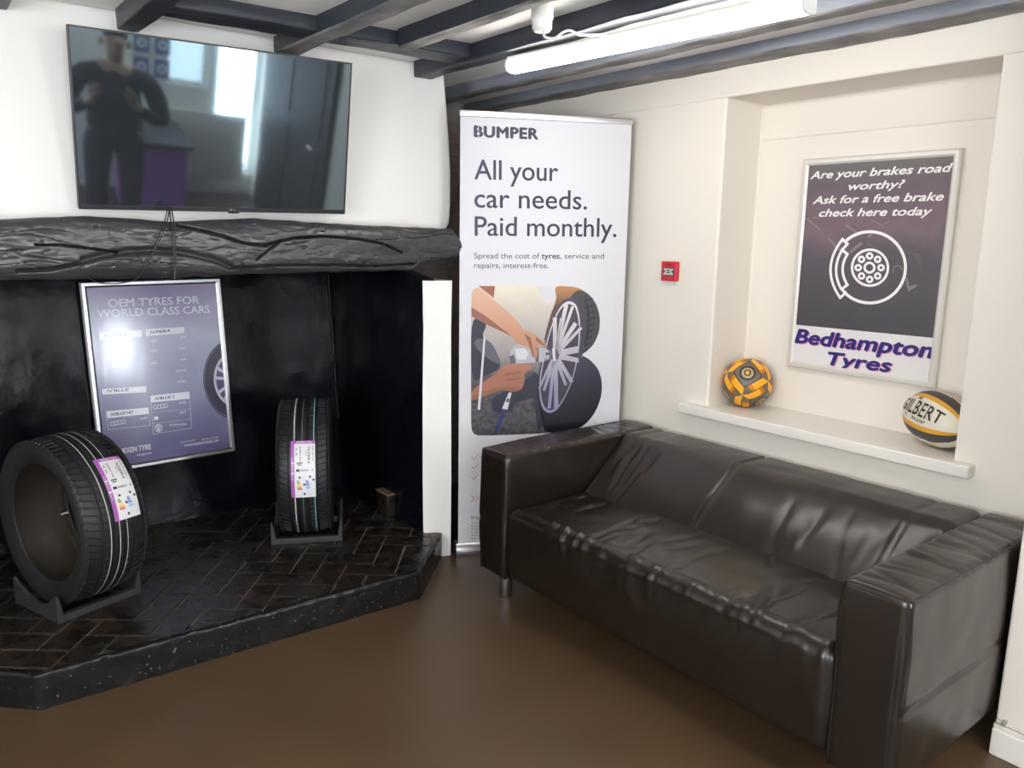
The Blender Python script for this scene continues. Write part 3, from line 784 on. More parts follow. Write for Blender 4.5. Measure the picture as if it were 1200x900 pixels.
for layer, nm, colr, bo, dd in ((1, 'lettering_outline', (214, 150, 178), .11, .7), (3, 'name_lettering', (48, 38, 116), .07, 0)):
    mb = MB()
    A.text(mb, 'Bedhampton', (931.9 + dd, 401 + dd), (1092.5 + dd, 419.5 + dd), 15.6, layer, bold=bo, shear=.2); A.text(mb, 'Tyres', (970 + dd, 427 + dd), (1044 + dd, 436 + dd), 14.5, layer, bold=bo, shear=.2)
    mb.build(nm, flat('print_' + nm, colr, .35), sheet, fix=False)

# ------------------------------------------------------------------ roll-up banner
BY = -.44
bl = np.array([-.478, -.124, 0]); bu = np.array([math.cos(BY), math.sin(BY), 0])
nb = np.cross(bu, [0, 0, 1.])
lean = rot3(0, 0, 0)
bv = np.array([0, 0, 1.]); bv = bv - nb * .0; bv /= np.linalg.norm(bv)
BW, BH = .80, 2.055
bnp = Plane(bl + bu * BW / 2, bu, bv)
T = empty('roll_up_banner', 'tall white roll-up banner with dark blue headline, behind the sofa end', 'banner', bnp.matrix())
mb = MB(); k = [(-.065, 0), (.014, 0), (.020, .012), (.020, .035), (.013, .052), (.003, .062), (-.05, .06), (-.065, .045)]
mb.prism([(-BW / 2 - .006, z, x) for x, z in k], (BW + .012, 0, 0)); mb.build('base_housing', M_alu, T, smooth=R(40))
mb = MB(); mb.prism([(-BW / 2 - .009, z, x) for x, z in k], (.003, 0, 0)); mb.prism([(BW / 2 + .006, z, x) for x, z in k], (.003, 0, 0)); mb.build('end_cap', M_plastic, T)
mb = MB(); mb.rbox((-BW / 2, BH - .028, -.008), (BW / 2, BH, .008), .004, .3); mb.build('top_rail', M_alu, T, smooth=R(40))
mb = MB(); mb.tube([(0, .06, -.025), (0, BH - .02, -.012)], .008); mb.build('support_pole', M_alu, T, smooth=True)
M_ban = material('banner_film', (.66, .65, .685), .38)
mb = MB(); mb.box((-BW / 2 + .004, .055, -.003), (BW / 2 - .004, BH - .02, 0)); sheet = mb.build('banner_sheet', M_ban, T)
A = Art(bnp); O = (540, 140); S = 5.
navy = ramp_mat('banner_navy', [(0, (62, 54, 92)), (.18, (24, 22, 58)), (1, (26, 24, 54))], 0, -.4, .4, rough=.4)
z5 = lambda x, y: (540 + x / 5, 140 + y / 5)
mb = MB(); A.text(mb, 'BUMPER', z5(80, 100), z5(450, 115), 12.4, bold=.085, space=1.08); mb.build('logo_lettering', navy, sheet, fix=False)
mb = MB(); A.poly(mb, [A.P.uv(*z5(101, 34)), A.P.uv(*z5(105, 34)), A.P.uv(*z5(105, 104)), A.P.uv(*z5(101, 104))], 4); mb.build('logo_slot', M_ban, sheet, fix=False)
mb = MB()
A.text(mb, 'All your', z5(80, 350), z5(568, 361), 23, bold=.012); A.text(mb, 'car needs.', z5(80, 515), z5(738, 527), 22.6, bold=.012); A.text(mb, 'Paid monthly.', z5(82, 680), z5(910, 688), 22.4, bold=.012)
mb.build('headline_lettering', navy, sheet, fix=False)
grey = flat('banner_text_grey', (52, 48, 62), .4)
mb = MB(); c = 6.3
A.text(mb, 'Spread the cost of', z5(78, 814), z5(460, 815), c); A.text(mb, 'tyres', z5(472, 815), z5(578, 815), c, bold=.035); A.text(mb, ', service and', z5(582, 815), z5(838, 816), c)
A.text(mb, 'repairs, interest-free.', z5(78, 870), z5(515, 871), c)
zz = lambda x, y: (540 + x / 7.5, 520 + y / 7.5)
A.text(mb, 'bumper.co', zz(90, 658), zz(236, 660), 3.6)
for k, s in enumerate(('*Terms and conditions apply', 'Bumper is a credit broker and', 'interest free credit is subject', 'can affect your credit score so', 'credit broker not a lender. Our', 'status. 18+ UK residents only.')):
    A.text(mb, s, zz(88, 700 + 27.5 * k), zz(330, 702 + 27.5 * k), 1.9)
mb.build('body_lettering', grey, sheet, fix=False)
mb = MB()
for y in (0, 84, 178):
    A.line(mb, [A.P.uv(*zz(x, yy + y)) for x, yy in ((95, 118), (112, 134), (152, 98))], .0028, 2)
    A.line(mb, [A.P.uv(*zz(175, 118 + y)), A.P.uv(*zz(420, 120 + y))], .003, 2)
for x in (95, 130, 165): A.line(mb, [A.P.uv(*zz(x + a, b_)) for a, b_ in ((0, 455), (24, 480), (0, 505))], .0034, 2)
mb.build('tick_marks', flat('banner_coral', (190, 92, 84), .4), sheet, fix=False)
# printed photograph in a B-shaped window
O, S = (530, 310), 4.09
V = lambda q: A.pxs(q, O, S)
mats = dict(base=ramp_mat('photo_ground', [(0, (50, 48, 54)), (.28, (84, 78, 82)), (.45, (150, 142, 142)), (.7, (186, 176, 170)), (1, (226, 214, 196))], 1, .70, 1.30, rough=.4, nscale=14, namp=.12),
            rock=material('photo_rock', srgb(78, 74, 78), .4, var=.45, vscale=40), brown=flat('photo_brown', (150, 84, 52), .4), orange=ramp_mat('photo_orange', [(0, (92, 58, 44)), (1, (214, 150, 84))], 1, 1.2, 1.34, rough=.4),
            tyre=flat('photo_tyre', (58, 55, 60), .4), tyre2=ramp_mat('photo_tyre_low', [(0, (16, 16, 26)), (1, (58, 56, 76))], 1, .72, .98, rough=.4), rim=ramp_mat('photo_rim', [(0, (140, 134, 160)), (1, (216, 206, 206))], 1, .80, 1.2, rough=.4), gap=flat('photo_gap', (58, 52, 66), .4),
            skin=ramp_mat('photo_skin', [(0, (160, 104, 84)), (.5, (196, 142, 114)), (1, (214, 172, 144))], 1, .88, 1.28, rough=.4), skin2=flat('photo_skin_shade', (142, 92, 74), .4), tool=flat('photo_tool', (172, 172, 178), .4), dark=flat('photo_cloth', (42, 42, 58), .4),
            hose=flat('photo_hose', (50, 54, 100), .4), white=flat('photo_white', (206, 204, 208), .4), tread=flat('photo_tread', (24, 24, 28), .4), socket=flat('photo_socket', (92, 90, 100), .4))
keys = list(mats); mi = {k: i for i, k in enumerate(keys)}
B = [(90, 135), (98, 112), (125, 102), (540, 102), (600, 108), (650, 135), (690, 185), (708, 250), (705, 320), (680, 380), (645, 415), (618, 433), (660, 455), (700, 500), (718, 560), (715, 630), (690, 700), (650, 755), (600, 790), (540, 805), (130, 822), (102, 812), (90, 785)]
mb = MB()
def soft(q, it=2):
    for _ in range(it):
        q = [p for a, b_ in zip(q, q[1:] + q[:1]) for p in ((a[0] * .78 + b_[0] * .22, a[1] * .78 + b_[1] * .22), (a[0] * .22 + b_[0] * .78, a[1] * .22 + b_[1] * .78))]
    return q
def ph(q, layer, k): A.poly(mb, V(soft(q) if len(q) > 5 else q), layer, mi[k])
ph(B, 1, 'base')
ph([(90, 640), (230, 590), (300, 540), (420, 500), (440, 700), (600, 790), (540, 805), (130, 822), (102, 812), (90, 785)], 2, 'rock')
ph([(180, 640), (280, 600), (420, 500), (440, 640), (440, 800), (270, 815), (300, 700), (200, 720)], 3, 'dark')
ph([(300, 660), (390, 640), (410, 805), (260, 814)], 4, 'rock')
ph([(125, 103), (205, 103), (198, 160)], 2, 'brown')
ph([(400, 103), (490, 103), (500, 165), (455, 190)], 2, 'white')
ph([(490, 103), (540, 103), (600, 109), (648, 136), (612, 150), (560, 172), (520, 200), (485, 260), (445, 370), (440, 355), (470, 240), (500, 170)], 2, 'orange')
ph([(555, 165), (600, 118), (650, 136), (690, 186), (708, 250), (705, 320), (680, 380), (645, 415), (618, 433), (596, 500), (560, 560), (600, 300)], 3, 'tyre')
for k in range(9):
    t = k / 8; x0, y0 = 655 + 30 * t - 32 * t * t, 170 + 240 * t; x1, y1 = (672 + 50 * t - 72 * t * t, 158 + 242 * t)
    ph([(x0 - 22, y0 + 4), (x1, y1), (x1 + 2, y1 + 8), (x0 - 22, y0 + 13)], 4, 'tread')
ph([(632, 150), (640, 148), (660, 250), (655, 340), (625, 410), (645, 330), (650, 250)], 5, 'tread')
ph([(618, 433), (660, 455), (700, 500), (718, 560), (715, 630), (690, 700), (650, 755), (600, 790), (540, 805), (440, 806), (425, 720), (405, 640), (412, 560), (460, 715), (530, 660), (575, 580), (600, 490)], 3, 'tyre2')
rim = [(560, 172), (595, 190), (612, 260), (612, 360), (600, 460), (575, 560), (540, 640), (500, 700), (460, 715), (430, 690), (415, 620), (418, 540), (435, 450), (455, 350), (490, 250), (525, 190)]
ph([(x + (x - 515) * .1, y + (y - 445) * .06) for x, y in rim], 4, 'tyre2'); ph(rim, 5, 'rim')
ph([(x - (x - 520) * .07, y - (y - 445) * .05) for x, y in rim], 6, 'gap'); ph([(x - (x - 520) * .11, y - (y - 445) * .075) for x, y in rim], 7, 'gap')
hub = (492, 432)
for ex, ey, w0, w1 in ((560, 195, 9, 24), (603, 290, 10, 26), (604, 430, 18, 40), (560, 570, 12, 24), (482, 690, 11, 26), (428, 600, 10, 18), (448, 430, 10, 24), (505, 255, 10, 24)):
    dx, dy = ex - hub[0], ey - hub[1]; L = math.hypot(dx, dy); nx, ny = -dy / L, dx / L
    ph([(hub[0] + nx * w0, hub[1] + ny * w0), (ex + nx * w1, ey + ny * w1), (ex - nx * w1, ey - ny * w1), (hub[0] - nx * w0, hub[1] - ny * w0)], 8, 'rim')
    ph([(hub[0] + dx * .45 + nx * 2, hub[1] + dy * .45 + ny * 2), (ex + nx * w1 * .45, ey + ny * w1 * .45), (ex - nx * w1 * .2, ey - ny * w1 * .2)], 9, 'gap')
ph([(hub[0] + 22 * math.cos(a), hub[1] + 28 * math.sin(a)) for a in [i * math.pi / 8 for i in range(16)]], 10, 'rim')
ph([(90, 250), (150, 275), (165, 290), (140, 345), (185, 375), (180, 410), (245, 490), (150, 540), (90, 565)], 4, 'dark')
ph([(100, 375), (130, 350), (190, 372), (240, 480), (200, 470), (130, 420)], 5, 'socket')
ph([(92, 130), (118, 108), (135, 115), (200, 170), (300, 255), (345, 318), (300, 362), (285, 345), (160, 285), (92, 248)], 6, 'skin')
ph([(92, 205), (150, 240), (290, 345), (160, 285), (92, 248)], 7, 'skin2')
ph([(270, 440), (288, 392), (320, 378), (372, 398), (385, 445), (400, 440), (402, 398), (456, 398), (470, 450), (440, 466), (380, 470), (280, 478)], 7, 'tool')
ph([(300, 405), (345, 400), (365, 425), (350, 455), (310, 455)], 8, 'white'); ph([(272, 440), (295, 430), (305, 470), (280, 478)], 8, 'socket'); ph([(398, 400), (412, 398), (415, 466), (398, 468)], 8, 'socket')
ph([(460, 408), (500, 405), (512, 432), (505, 455), (465, 455)], 11, 'socket'); ph([(478, 400), (490, 398), (495, 460), (482, 462)], 12, 'white')
ph([(298, 335), (345, 312), (400, 335), (440, 372), (456, 392), (440, 397), (405, 378), (408, 440), (395, 452), (382, 440), (372, 398), (312, 380), (293, 358)], 9, 'skin')
ph([(345, 330), (375, 350), (392, 440), (382, 440), (372, 398)], 10, 'skin2'); ph([(400, 345), (445, 385), (440, 390), (400, 365)], 10, 'skin2')
ph([(90, 600), (200, 530), (250, 480), (300, 470), (384, 482), (386, 500), (345, 512), (345, 570), (330, 600), (290, 612), (240, 598), (180, 622), (90, 655)], 7, 'skin')
ph([(90, 630), (180, 600), (240, 580), (330, 590), (300, 612), (240, 598), (180, 622), (90, 655)], 8, 'skin2'); ph([(250, 520), (330, 512), (332, 520), (252, 532)], 8, 'skin2'); ph([(255, 548), (335, 540), (335, 548), (258, 558)], 8, 'skin2')
ph([(276, 610), (286, 613), (264, 692), (216, 812), (192, 814), (240, 690)], 8, 'hose'); ph([(270, 612), (284, 614), (264, 694), (238, 690)], 9, 'white'); ph([(262, 640), (276, 642), (270, 660), (256, 658)], 10, 'socket')
ph([(150, 345), (159, 345), (133, 695), (121, 695)], 9, 'white')  # glare streak painted on as a pale strip
mb.build('photo_panel', [mats[k] for k in keys], sheet, fix=False)

# ------------------------------------------------------------------ sofa
SXF, SXB, SYF, SYN = -.62, .262, -.502, -2.296
AW = .178
S_ = empty('sofa', 'long black leather sofa with square arms against the cream wall', 'sofa', Matrix.Translation((-.18, -1.394, 0)))
def spart(mb, name, mat, parent=None, smooth=True):
    o = mb.build(name, mat, smooth=smooth)
    o.parent = parent or S_; o.matrix_parent_inverse = S_.matrix_world.inverted() if parent is None else Matrix.Identity(4)
    if parent is None: pass
    return o
def inv(o): o.matrix_parent_inverse = S_.matrix_world.inverted()
rw = random.Random(11)
# seat
seatw = []
for k in range(46):
    seatw.append((rw.uniform(-2.1, -.75), rw.uniform(-.60, -.25), rw.uniform(.05, .17), rw.uniform(.004, .0085), rw.uniform(.007, .012), rw.uniform(-.35, .5)))
frontw = [(rw.uniform(-2.1, -.9), rw.uniform(.003, .0065), rw.uniform(.005, .010), rw.uniform(.03, .09), rw.uniform(-.25, .25)) for k in range(52)]
def seat_fn(p, nn):
    x, y, z = p
    d = 0
    if nn[2] > .3:
        a = (y + 1.394) / .72; b_ = (x + .38) / .3
        z0 = .012 * (1 - a * a) * (1 - b_ * b_ * .5) if abs(a) < 1 else 0
        d += z0
        for (wy, wx, wl, am, ww, sl) in seatw:
            e = (x - wx) / wl
            if abs(e) < 1: d -= am * (1 - e * e) ** 2 * math.exp(-((y - wy - sl * (x - wx) - .25 * (x - wx) ** 2) / ww) ** 2)
    if nn[0] < -.05:     # gathers over the rolled front edge
        zz_ = (z - .42)
        for (wy, am, ww, wl, sl) in frontw:
            if abs(zz_) < wl * 2: d += am * math.exp(-(zz_ / wl) ** 2) * math.exp(-((y - wy - sl * zz_) / ww) ** 2)
        d += .012 * math.exp(-((z - .30) / .12) ** 2) + .004 * fbm(x * 5, y * 4, z * 4, 2)
    d += .0025 * fbm(x * 7, y * 7, z * 7, 2)
    q = p + nn * d
    if nn[2] > -.2: q[2] += .018 * max(0, min(1, (-.85 - y) / 1.2)) * (1 if z > .3 else .0)
    return q
mb = MB(); mb.rbox((SXF + .005, SYN + AW - .004, .118), (.10, SYF - AW + .004, .425), .045, .0105, seat_fn, k=5)
o = spart(mb, 'seat', M_leather)
mb = MB(); mb.tube([(SXF + .004, SYF - AW + .004, z) for z in np.linspace(.12, .38, 8)], .0035, 6); mb.tube([(SXF + .004, SYN + AW - .004, z) for z in np.linspace(.12, .38, 8)], .0035, 6)
pp = spart(mb, 'piping', M_seam, o); pp.matrix_parent_inverse = Matrix.Identity(4)
# backrest
backw = []
for k in range(30):
    e = rw.random(); y = rw.uniform(-2.1, -1.55) if e < .6 else rw.uniform(-.95, -.68)
    backw.append((y, rw.uniform(.45, .66), rw.uniform(.04, .11), rw.uniform(.003, .008), rw.uniform(.008, .015), rw.uniform(-.35, .35)))
def back_fn(p, nn):
    x, y, z = p; t = (z - .40) / .26
    f_ = -.235 + .285 * max(0, t) ** .9 if t > 0 else -.235
    a = (x - .0) / (SXB - .0); x2 = f_ * (1 - a) + SXB * a
    d = 0
    if nn[0] < -.3 or nn[2] > .3:
        yy = (y + 1.394) / .72
        if nn[0] < -.3: d += .022 * math.sin(max(0, min(1, t)) * math.pi) * (1 - yy ** 4 if abs(yy) < 1 else 0)
        for (wy, wz, wl, am, ww, sl) in backw:
            e = (z - wz) / wl
            if abs(e) < 1: d -= am * (1 - e * e) ** 2 * math.exp(-((y - wy - sl * (z - wz)) / ww) ** 2)
        for ys_ in (-1.30, -1.98): d -= .009 * math.exp(-((y - ys_ + .06 * (z - .65)) / .006) ** 2) * (1 if z > .44 else 0)
    d += .003 * fbm(x * 6, y * 6, z * 6, 2)
    n2 = np.array([nn[0] * .8, nn[1], nn[2] + (.6 if nn[0] < -.3 else 0)]); n2 /= np.linalg.norm(n2)
    return np.array([x2, y, z]) + n2 * d
mb = MB(); mb.rbox((.0, SYN + AW - .004, .13), (SXB, SYF - AW + .004, .655), .035, .0125, back_fn, k=5)
bk = spart(mb, 'backrest', M_leather)
# arms
def arm(y0, y1, outer, seedk, label):
    r2 = random.Random(seedk); wr = [(r2.uniform(SXF + .05, SXB - .03), r2.uniform(.002, .0045), r2.uniform(.006, .011), r2.uniform(-.4, .4)) for k in range(26)]
    vx, hz = .02, .355
    def fn(p, nn):
        x, y, z = p; d = .0035 * fbm(x * 5 + seedk, y * 5, z * 5, 2)
        if nn[2] > .4:
            for wx, am, ww, sl in wr: d -= am * math.exp(-((x - wx - sl * (y - (y0 + y1) / 2)) / ww) ** 2)
            d += .004 * math.cos((y - (y0 + y1) / 2) / AW * math.pi)
        if nn[1] * outer > .4:
            d -= .008 * math.exp(-((x - vx + (z - .4) * .08) / .011) ** 2)
            d -= .008 * math.exp(-((z - hz - .02 * x) / .006) ** 2)
            d += .006 * math.sin((z - .11) / .55 * math.pi)
        if nn[0] < -.4: d += .006 * math.sin((z - .11) / .55 * math.pi)
        if nn[1] * outer < -.4: d += .006 * math.sin(max(0, (z - .42)) / .24 * math.pi)
        q = p + nn * d
        if seedk == 21: q[2] -= .010 * max(0, (SXF + .25 - x) / .25) * (1 if z > .4 else 0)
        return q
    mb = MB(); mb.rbox((SXF, y0, .11), (SXB, y1, .655), .022, .0115, fn, k=4)
    o = spart(mb, 'armrest', M_leather)
    # piping round the front panel and along the outer top edge
    mb = MB(); z1 = .652; e = .006
    ya, yb_ = (y0 + e, y1 - e)
    path = [(SXF + .006, ya, .115), (SXF + .002, ya, .3), (SXF + .002, ya, .5), (SXF + .006, ya, z1 - .02), (SXF + .008, ya + .014, z1 - .004), (SXF + .006, (ya + yb_) / 2, z1 + .0), (SXF + .008, yb_ - .014, z1 - .004), (SXF + .006, yb_, z1 - .02), (SXF + .002, yb_, .5), (SXF + .002, yb_, .3), (SXF + .006, yb_, .115)]
    if seedk == 21: path = [(a, b_, c - (.010 if c > .4 else 0)) for a, b_, c in path]
    mb.tube(spline(path, 5), .0034, 6)
    yo = y0 + .004 if outer < 0 else y1 - .004
    mb.tube([(x, yo, .650 - (.010 * max(0, (SXF + .25 - x) / .25) if seedk == 21 else 0)) for x in np.linspace(SXF + .01, SXB - .01, 16)], .0030, 6)
    pp = spart(mb, 'piping', M_seam, o); pp.matrix_parent_inverse = Matrix.Identity(4)
    return o
arm(SYF - AW, SYF, 1, 21, ''); arm(SYN, SYN + AW, -1, 22, '')
for x, y in ((SXF + .07, SYF - .098), (SXF + .07, SYN + .098), (SXB - .07, SYF - .098), (SXB - .07, SYN + .098)):
    mb = MB(); mb.lathe([(.0, 0), (.025, 0), (.027, .004), (.028, .10), (.030, .122), (0, .122)], 20); o = mb.build('leg', M_steel, smooth=R(40)); o.location = (x, y, 0); o.parent = S_; inv(o)

# ------------------------------------------------------------------ tyres and stands
def tyre(center, axis, rad, width, label, stripes, rimr=.225):
    """axis: horizontal direction of the wheel axle; local x = axle, local z = up"""
    ax = Vector(axis).normalized(); zl = Vector((0, 0, 1)); yl = zl.cross(ax)
    M = Matrix(((ax.x, yl.x, 0, center[0]), (ax.y, yl.y, 0, center[1]), (ax.z, yl.z, 1, center[2]), (0, 0, 0, 1)))
    T = empty('tyre', label, 'tyre', M, 'display tyres')
    h = width / 2; tw = h * .86
    def crown(x): return rad - .010 * (x / tw) ** 2 - .004 * (x / tw) ** 6
    prof = []   # (x, r, zone) zone: 1 = shoulder block
    gro = [-.56, -.19, .19, .56]
    xs = []
    for s in range(0, 61):
        t = -1 + 2 * s / 60; xs.append(t)
    for t in xs:
        x = t * tw; r = crown(x); z = 0
        for g in gro:
            if abs(t - g) < .045: r -= .007
        if abs(t) > .62: z = 1
        elif any(abs(t - c_) < .10 for c_ in (-.375, .375)): z = 2
        prof.append((x, r, z))
    sh = [(.90, .988), (.945, .972), (.985, .945), (1.0, .90), (.985, .85), (.95, .80), (.90, .755), (.86, .727), (.85, .715), (.83, .708), (.79, .712), (.77, .735), (.80, .78), (.87, .84), (.885, .89), (.83, .935), (.6, .952)]
    right = [(h * a, rad * b_, 1 if a < .96 and b_ > .96 else 0) for a, b_ in sh]
    inner = [(0, rad * .955, 0)]
    left = [(-x, r, z) for x, r, z in right[::-1]]
    loop = prof + right + inner + left
    NS = 72; frac = [0, .42, .78, .84, .94]; cols = [(k + f_) / NS for k in range(NS) for f_ in frac]; low = [f_ in (.84, .94) for k in range(NS) for f_ in frac]
    vs = []; fs = []; mi_ = []
    nl = len(loop); nc = len(cols)
    for c_, lw in zip(cols, low):
        for i, (x, r, z) in enumerate(loop):
            a = 2 * math.pi * c_
            if z == 1: a += .9 * abs(abs(x) / tw - .6) * .12
            if z == 2: a += .02 * (x / tw)
            rr = r - (.0045 if (lw and z == 1) else .002 if (lw and z == 2) else 0)
            vs.append((x, rr * math.sin(a), rr * math.cos(a)))
    i0 = len(prof)
    for c_ in range(nc):
        for i in range(nl):
            fs.append((c_ * nl + i, c_ * nl + (i + 1) % nl, ((c_ + 1) % nc) * nl + (i + 1) % nl, ((c_ + 1) % nc) * nl + i))
            mi_.append(1 if i0 + 10 <= i < nl - 10 else 0)
    mb = MB(); mb.add(vs, fs); mb.mi = mi_
    mb.build('casing', [M_rubber, M_inner], T, smooth=R(28))
    for t, w_, m in stripes:
        mb = MB(); n = 160; x = t * tw; vs = []
        for k in range(n):
            a = 2 * math.pi * k / n; w2 = w_ * (1 + .25 * nz(k * .21, t * 9))
            for sx in (-w2 / 2, w2 / 2): r = crown(x) + .0008; vs.append((x + sx + .001 * nz(k * .13, t), r * math.sin(a), r * math.cos(a)))
        mb.add(vs, [(2 * k, 2 * k + 1, 2 * ((k + 1) % n) + 1, 2 * ((k + 1) % n)) for k in range(n)]); mb.build('tread_stripe', m, T, fix=False)
    return T, M, crown, tw


M_purple = flat('sticker_purple', (168, 92, 176), .35); M_stk = flat('sticker_white', (226, 224, 226), .35); M_ink = flat('sticker_ink', (44, 42, 48), .4)
M_or = flat('sticker_orange', (236, 150, 60), .4); M_ye = flat('sticker_yellow', (236, 210, 90), .4); M_rd = flat('sticker_red', (200, 72, 44), .4); M_bl = flat('sticker_blue', (96, 120, 200), .4); M_lb = flat('sticker_light_blue', (140, 190, 226), .4); M_gr = flat('sticker_green', (120, 150, 70), .4)
def sticker(T, crown, tw, x0, x1, a0, a1):
    """paper label curved over the tread: x along the axle, angle round the tyre; u 0..1 left-right, v 0..1 bottom-top"""
    def mp(u, v, lift): x = x0 + (x1 - x0) * u; a = a0 + (a1 - a0) * v; r = crown(x) + .002 + lift; return (x, r * math.sin(a), r * math.cos(a))
    mb = MB()
    def patch(u0, v0, u1, v1, mi, lift=0.):
        nu, nv = max(1, int((u1 - u0) * 5 + 1)), max(1, int((v1 - v0) * 16 + 1))
        vs = [mp(u0 + (u1 - u0) * i / nu, v0 + (v1 - v0) * j / nv, lift) for j in range(nv + 1) for i in range(nu + 1)]
        mb.add(vs, [(j * (nu + 1) + i, j * (nu + 1) + i + 1, (j + 1) * (nu + 1) + i + 1, (j + 1) * (nu + 1) + i) for j in range(nv) for i in range(nu)], mi)
    patch(0, 0, 1, 1, 0); patch(0, 0, .15, 1, 1, .0006); patch(.15, .945, 1, 1, 1, .0006)
    patch(.02, .60, .13, .62, 0, .0010); patch(.02, .43, .13, .45, 0, .0010)
    for k, (m, w_) in enumerate(((8, .09), (8, .12), (3, .15), (3, .17), (2, .19), (4, .21))): patch(.24, .29 - k * .028, .24 + w_, .312 - k * .028, m, .0006)
    for k in range(5): patch(.60, .29 - k * .032, .60 + .10 + .02 * k, .314 - k * .032, 5 if k < 3 else 6, .0006)
    patch(.22, .465, .36, .505, 7, .0006)
    for u, v in ((.32, .345), (.50, .22), (.74, .355), (.88, .30), (.50, .05)): patch(u, v, u + .08, v + .035, 7, .0006)
    patch(.25, .60, .48, .62, 7, .0006); patch(.27, .57, .44, .585, 7, .0006)
    o = mb.build('label_sticker', [M_stk, M_purple, M_or, M_ye, M_rd, M_bl, M_lb, M_ink, M_gr], T, fix=False)
    mb = MB()
    # wording runs down the label
    tx = lambda s, u, v0, v1, cap, **kw: text_at(mb, s, (v0, u), (v1, u), cap, lambda p, q: mp(q, 1 - p, .001), **kw)
    tx("N'FERA", .70, .11, .40, .085, bold=.03, shear=.3); tx('SU1', .61, .18, .27, .05); tx('225/45R17 94W', .36, .10, .36, .06, bold=.02); tx('TL XL', .20, .12, .28, .07, bold=.02); tx('NEXEN TIRE CORP', .88, .09, .36, .045)
    text_at(mb, 'ENERGY', (.40, .470), (.76, .470), .03, lambda u, v: mp(u, v, .001), bold=.03); text_at(mb, 'A', (.84, .465), (.94, .465), .04, lambda u, v: mp(u, v, .001))
    mb.build('label_lettering', M_ink, o, fix=False)
    mb = MB(); text_at(mb, 'NEXEN', (.62, .10), (.99, .10), .05, lambda p, q: mp(q - .06, p - .3, .0012)); text_at(mb, 'NEXEN TIRE', (.24, .957), (.86, .957), .028, lambda u, v: mp(u, v, .0012), bold=.03)
    mb.build('band_lettering', M_stk, o, fix=False)


def stand(base, ax, length, depth, label):
    """moulded cradle: two side panels and two low rails across, the tyre sits between the panels"""
    a = Vector((ax[0], ax[1], 0)).normalized(); yl = Vector((-a.y, a.x, 0))
    M = Matrix(((a.x, yl.x, 0, base[0]), (a.y, yl.y, 0, base[1]), (0, 0, 1, base[2]), (0, 0, 0, 1)))
    T = empty('tyre_stand', label, 'tyre stand', M, 'black tyre stands')
    L = length / 2; D = depth / 2
    for s in (-1, 1):
        mb = MB(); n = 14; ou = []; inn = []
        top = [(-D, .098), (-D + .012, .105)] + [(y, .105 - .065 * (1 - (y / (D - .012)) ** 2)) for y in np.linspace(-D + .03, D - .03, n)] + [(D - .012, .105), (D, .098)]
        prof = [(-D, 0)] + top + [(D, 0)]
        for y, z in prof: ou.append((s * L, y, z)); inn.append((s * (L - .026 + .018 * z / .105), y, z))
        m = len(prof); mb.add(ou + inn, [tuple(range(m)), tuple(range(m, 2 * m))[::-1]] + [(i, (i + 1) % m, m + (i + 1) % m, m + i) for i in range(m)])
        bevel(mb.build('side_panel', M_plastic, T), .002)
    for s in (-1, 1):
        mb = MB(); y = s * (D - .022)
        mb.prism([(-L + .01, y - .020, 0), (-L + .01, y + .020, 0), (-L + .01, y + .020 if s > 0 else y + .008, .026), (-L + .01, y - .020 if s < 0 else y - .008, .026)], (2 * L - .02, 0, 0)); bevel(mb.build('cross_rail', M_plastic, T), .002)
    return T


M_sw = flat('tread_paint_white', (205, 205, 200), .5); M_sg = flat('tread_paint_grey', (110, 110, 112), .5); M_st = flat('tread_paint_teal', (120, 170, 178), .5)
a2 = Vector((.895, -.446, 0))
c2 = Vector((-1.055, .275, HZ + .020 + .310))
T2, M2, cr2, tw2 = tyre(c2, a2, .310, .230, 'tyre standing face-on near the right fireplace cheek, with a teal tread line', [(-.36, .004, M_sw), (.47, .004, M_st), (-.02, .0025, M_sg)])
stand((c2.x, c2.y, HZ + .001), a2, .315, .30, 'black plastic stand under the face-on tyre by the right cheek')
a1 = Vector((.946, .325, 0))
c1 = Vector((-2.05, .13, HZ + .020 + .312))
T1, M1, cr1, tw1 = tyre(c1, a1, .312, .24, 'large tyre turned sideways at the left of the hearth, its hollow side showing', [(-.30, .003, M_sw), (.02, .003, M_sw), (.30, .002, M_sw)])
stand((c1.x, c1.y, HZ + .001), a1, .315, .31, 'black plastic stand under the sideways tyre at the left of the hearth')
# angle from the top round towards the room: local y of tyre 2 points away from camera, so negative angles face the room
sticker(T2, cr2, tw2, -.050, .052, -R(101), -R(55))
sticker(T1, cr1, tw1, -.012, .088, -R(82), -R(38))
mb = MB(); mb.tube([(-.03, 0, 0), (0, 0, 0)], .008, 10); o = mb.build('balance_tag', M_alu, T1); o.location = (.09, .21, -.06)

# protruding brick in the fireplace cheek
mb = MB(); mb.rbox((-.665, .22, HZ + .002), (-.60, .33, HZ + .115), .006, .02, lambda p, n_: p + n_ * .004 * fbm(p[0] * 20, p[1] * 20, p[2] * 20, 2))
mb.rbox((-.668, .215, HZ + .114), (-.60, .335, HZ + .122), .003, .02, mi=1)
tag(mb.build('brick', [M_brickblack, flat('bare_brick_top', (116, 92, 74), .8)], smooth=R(50)), 'chipped brick sticking out at the foot of the right fireplace cheek', 'brick')

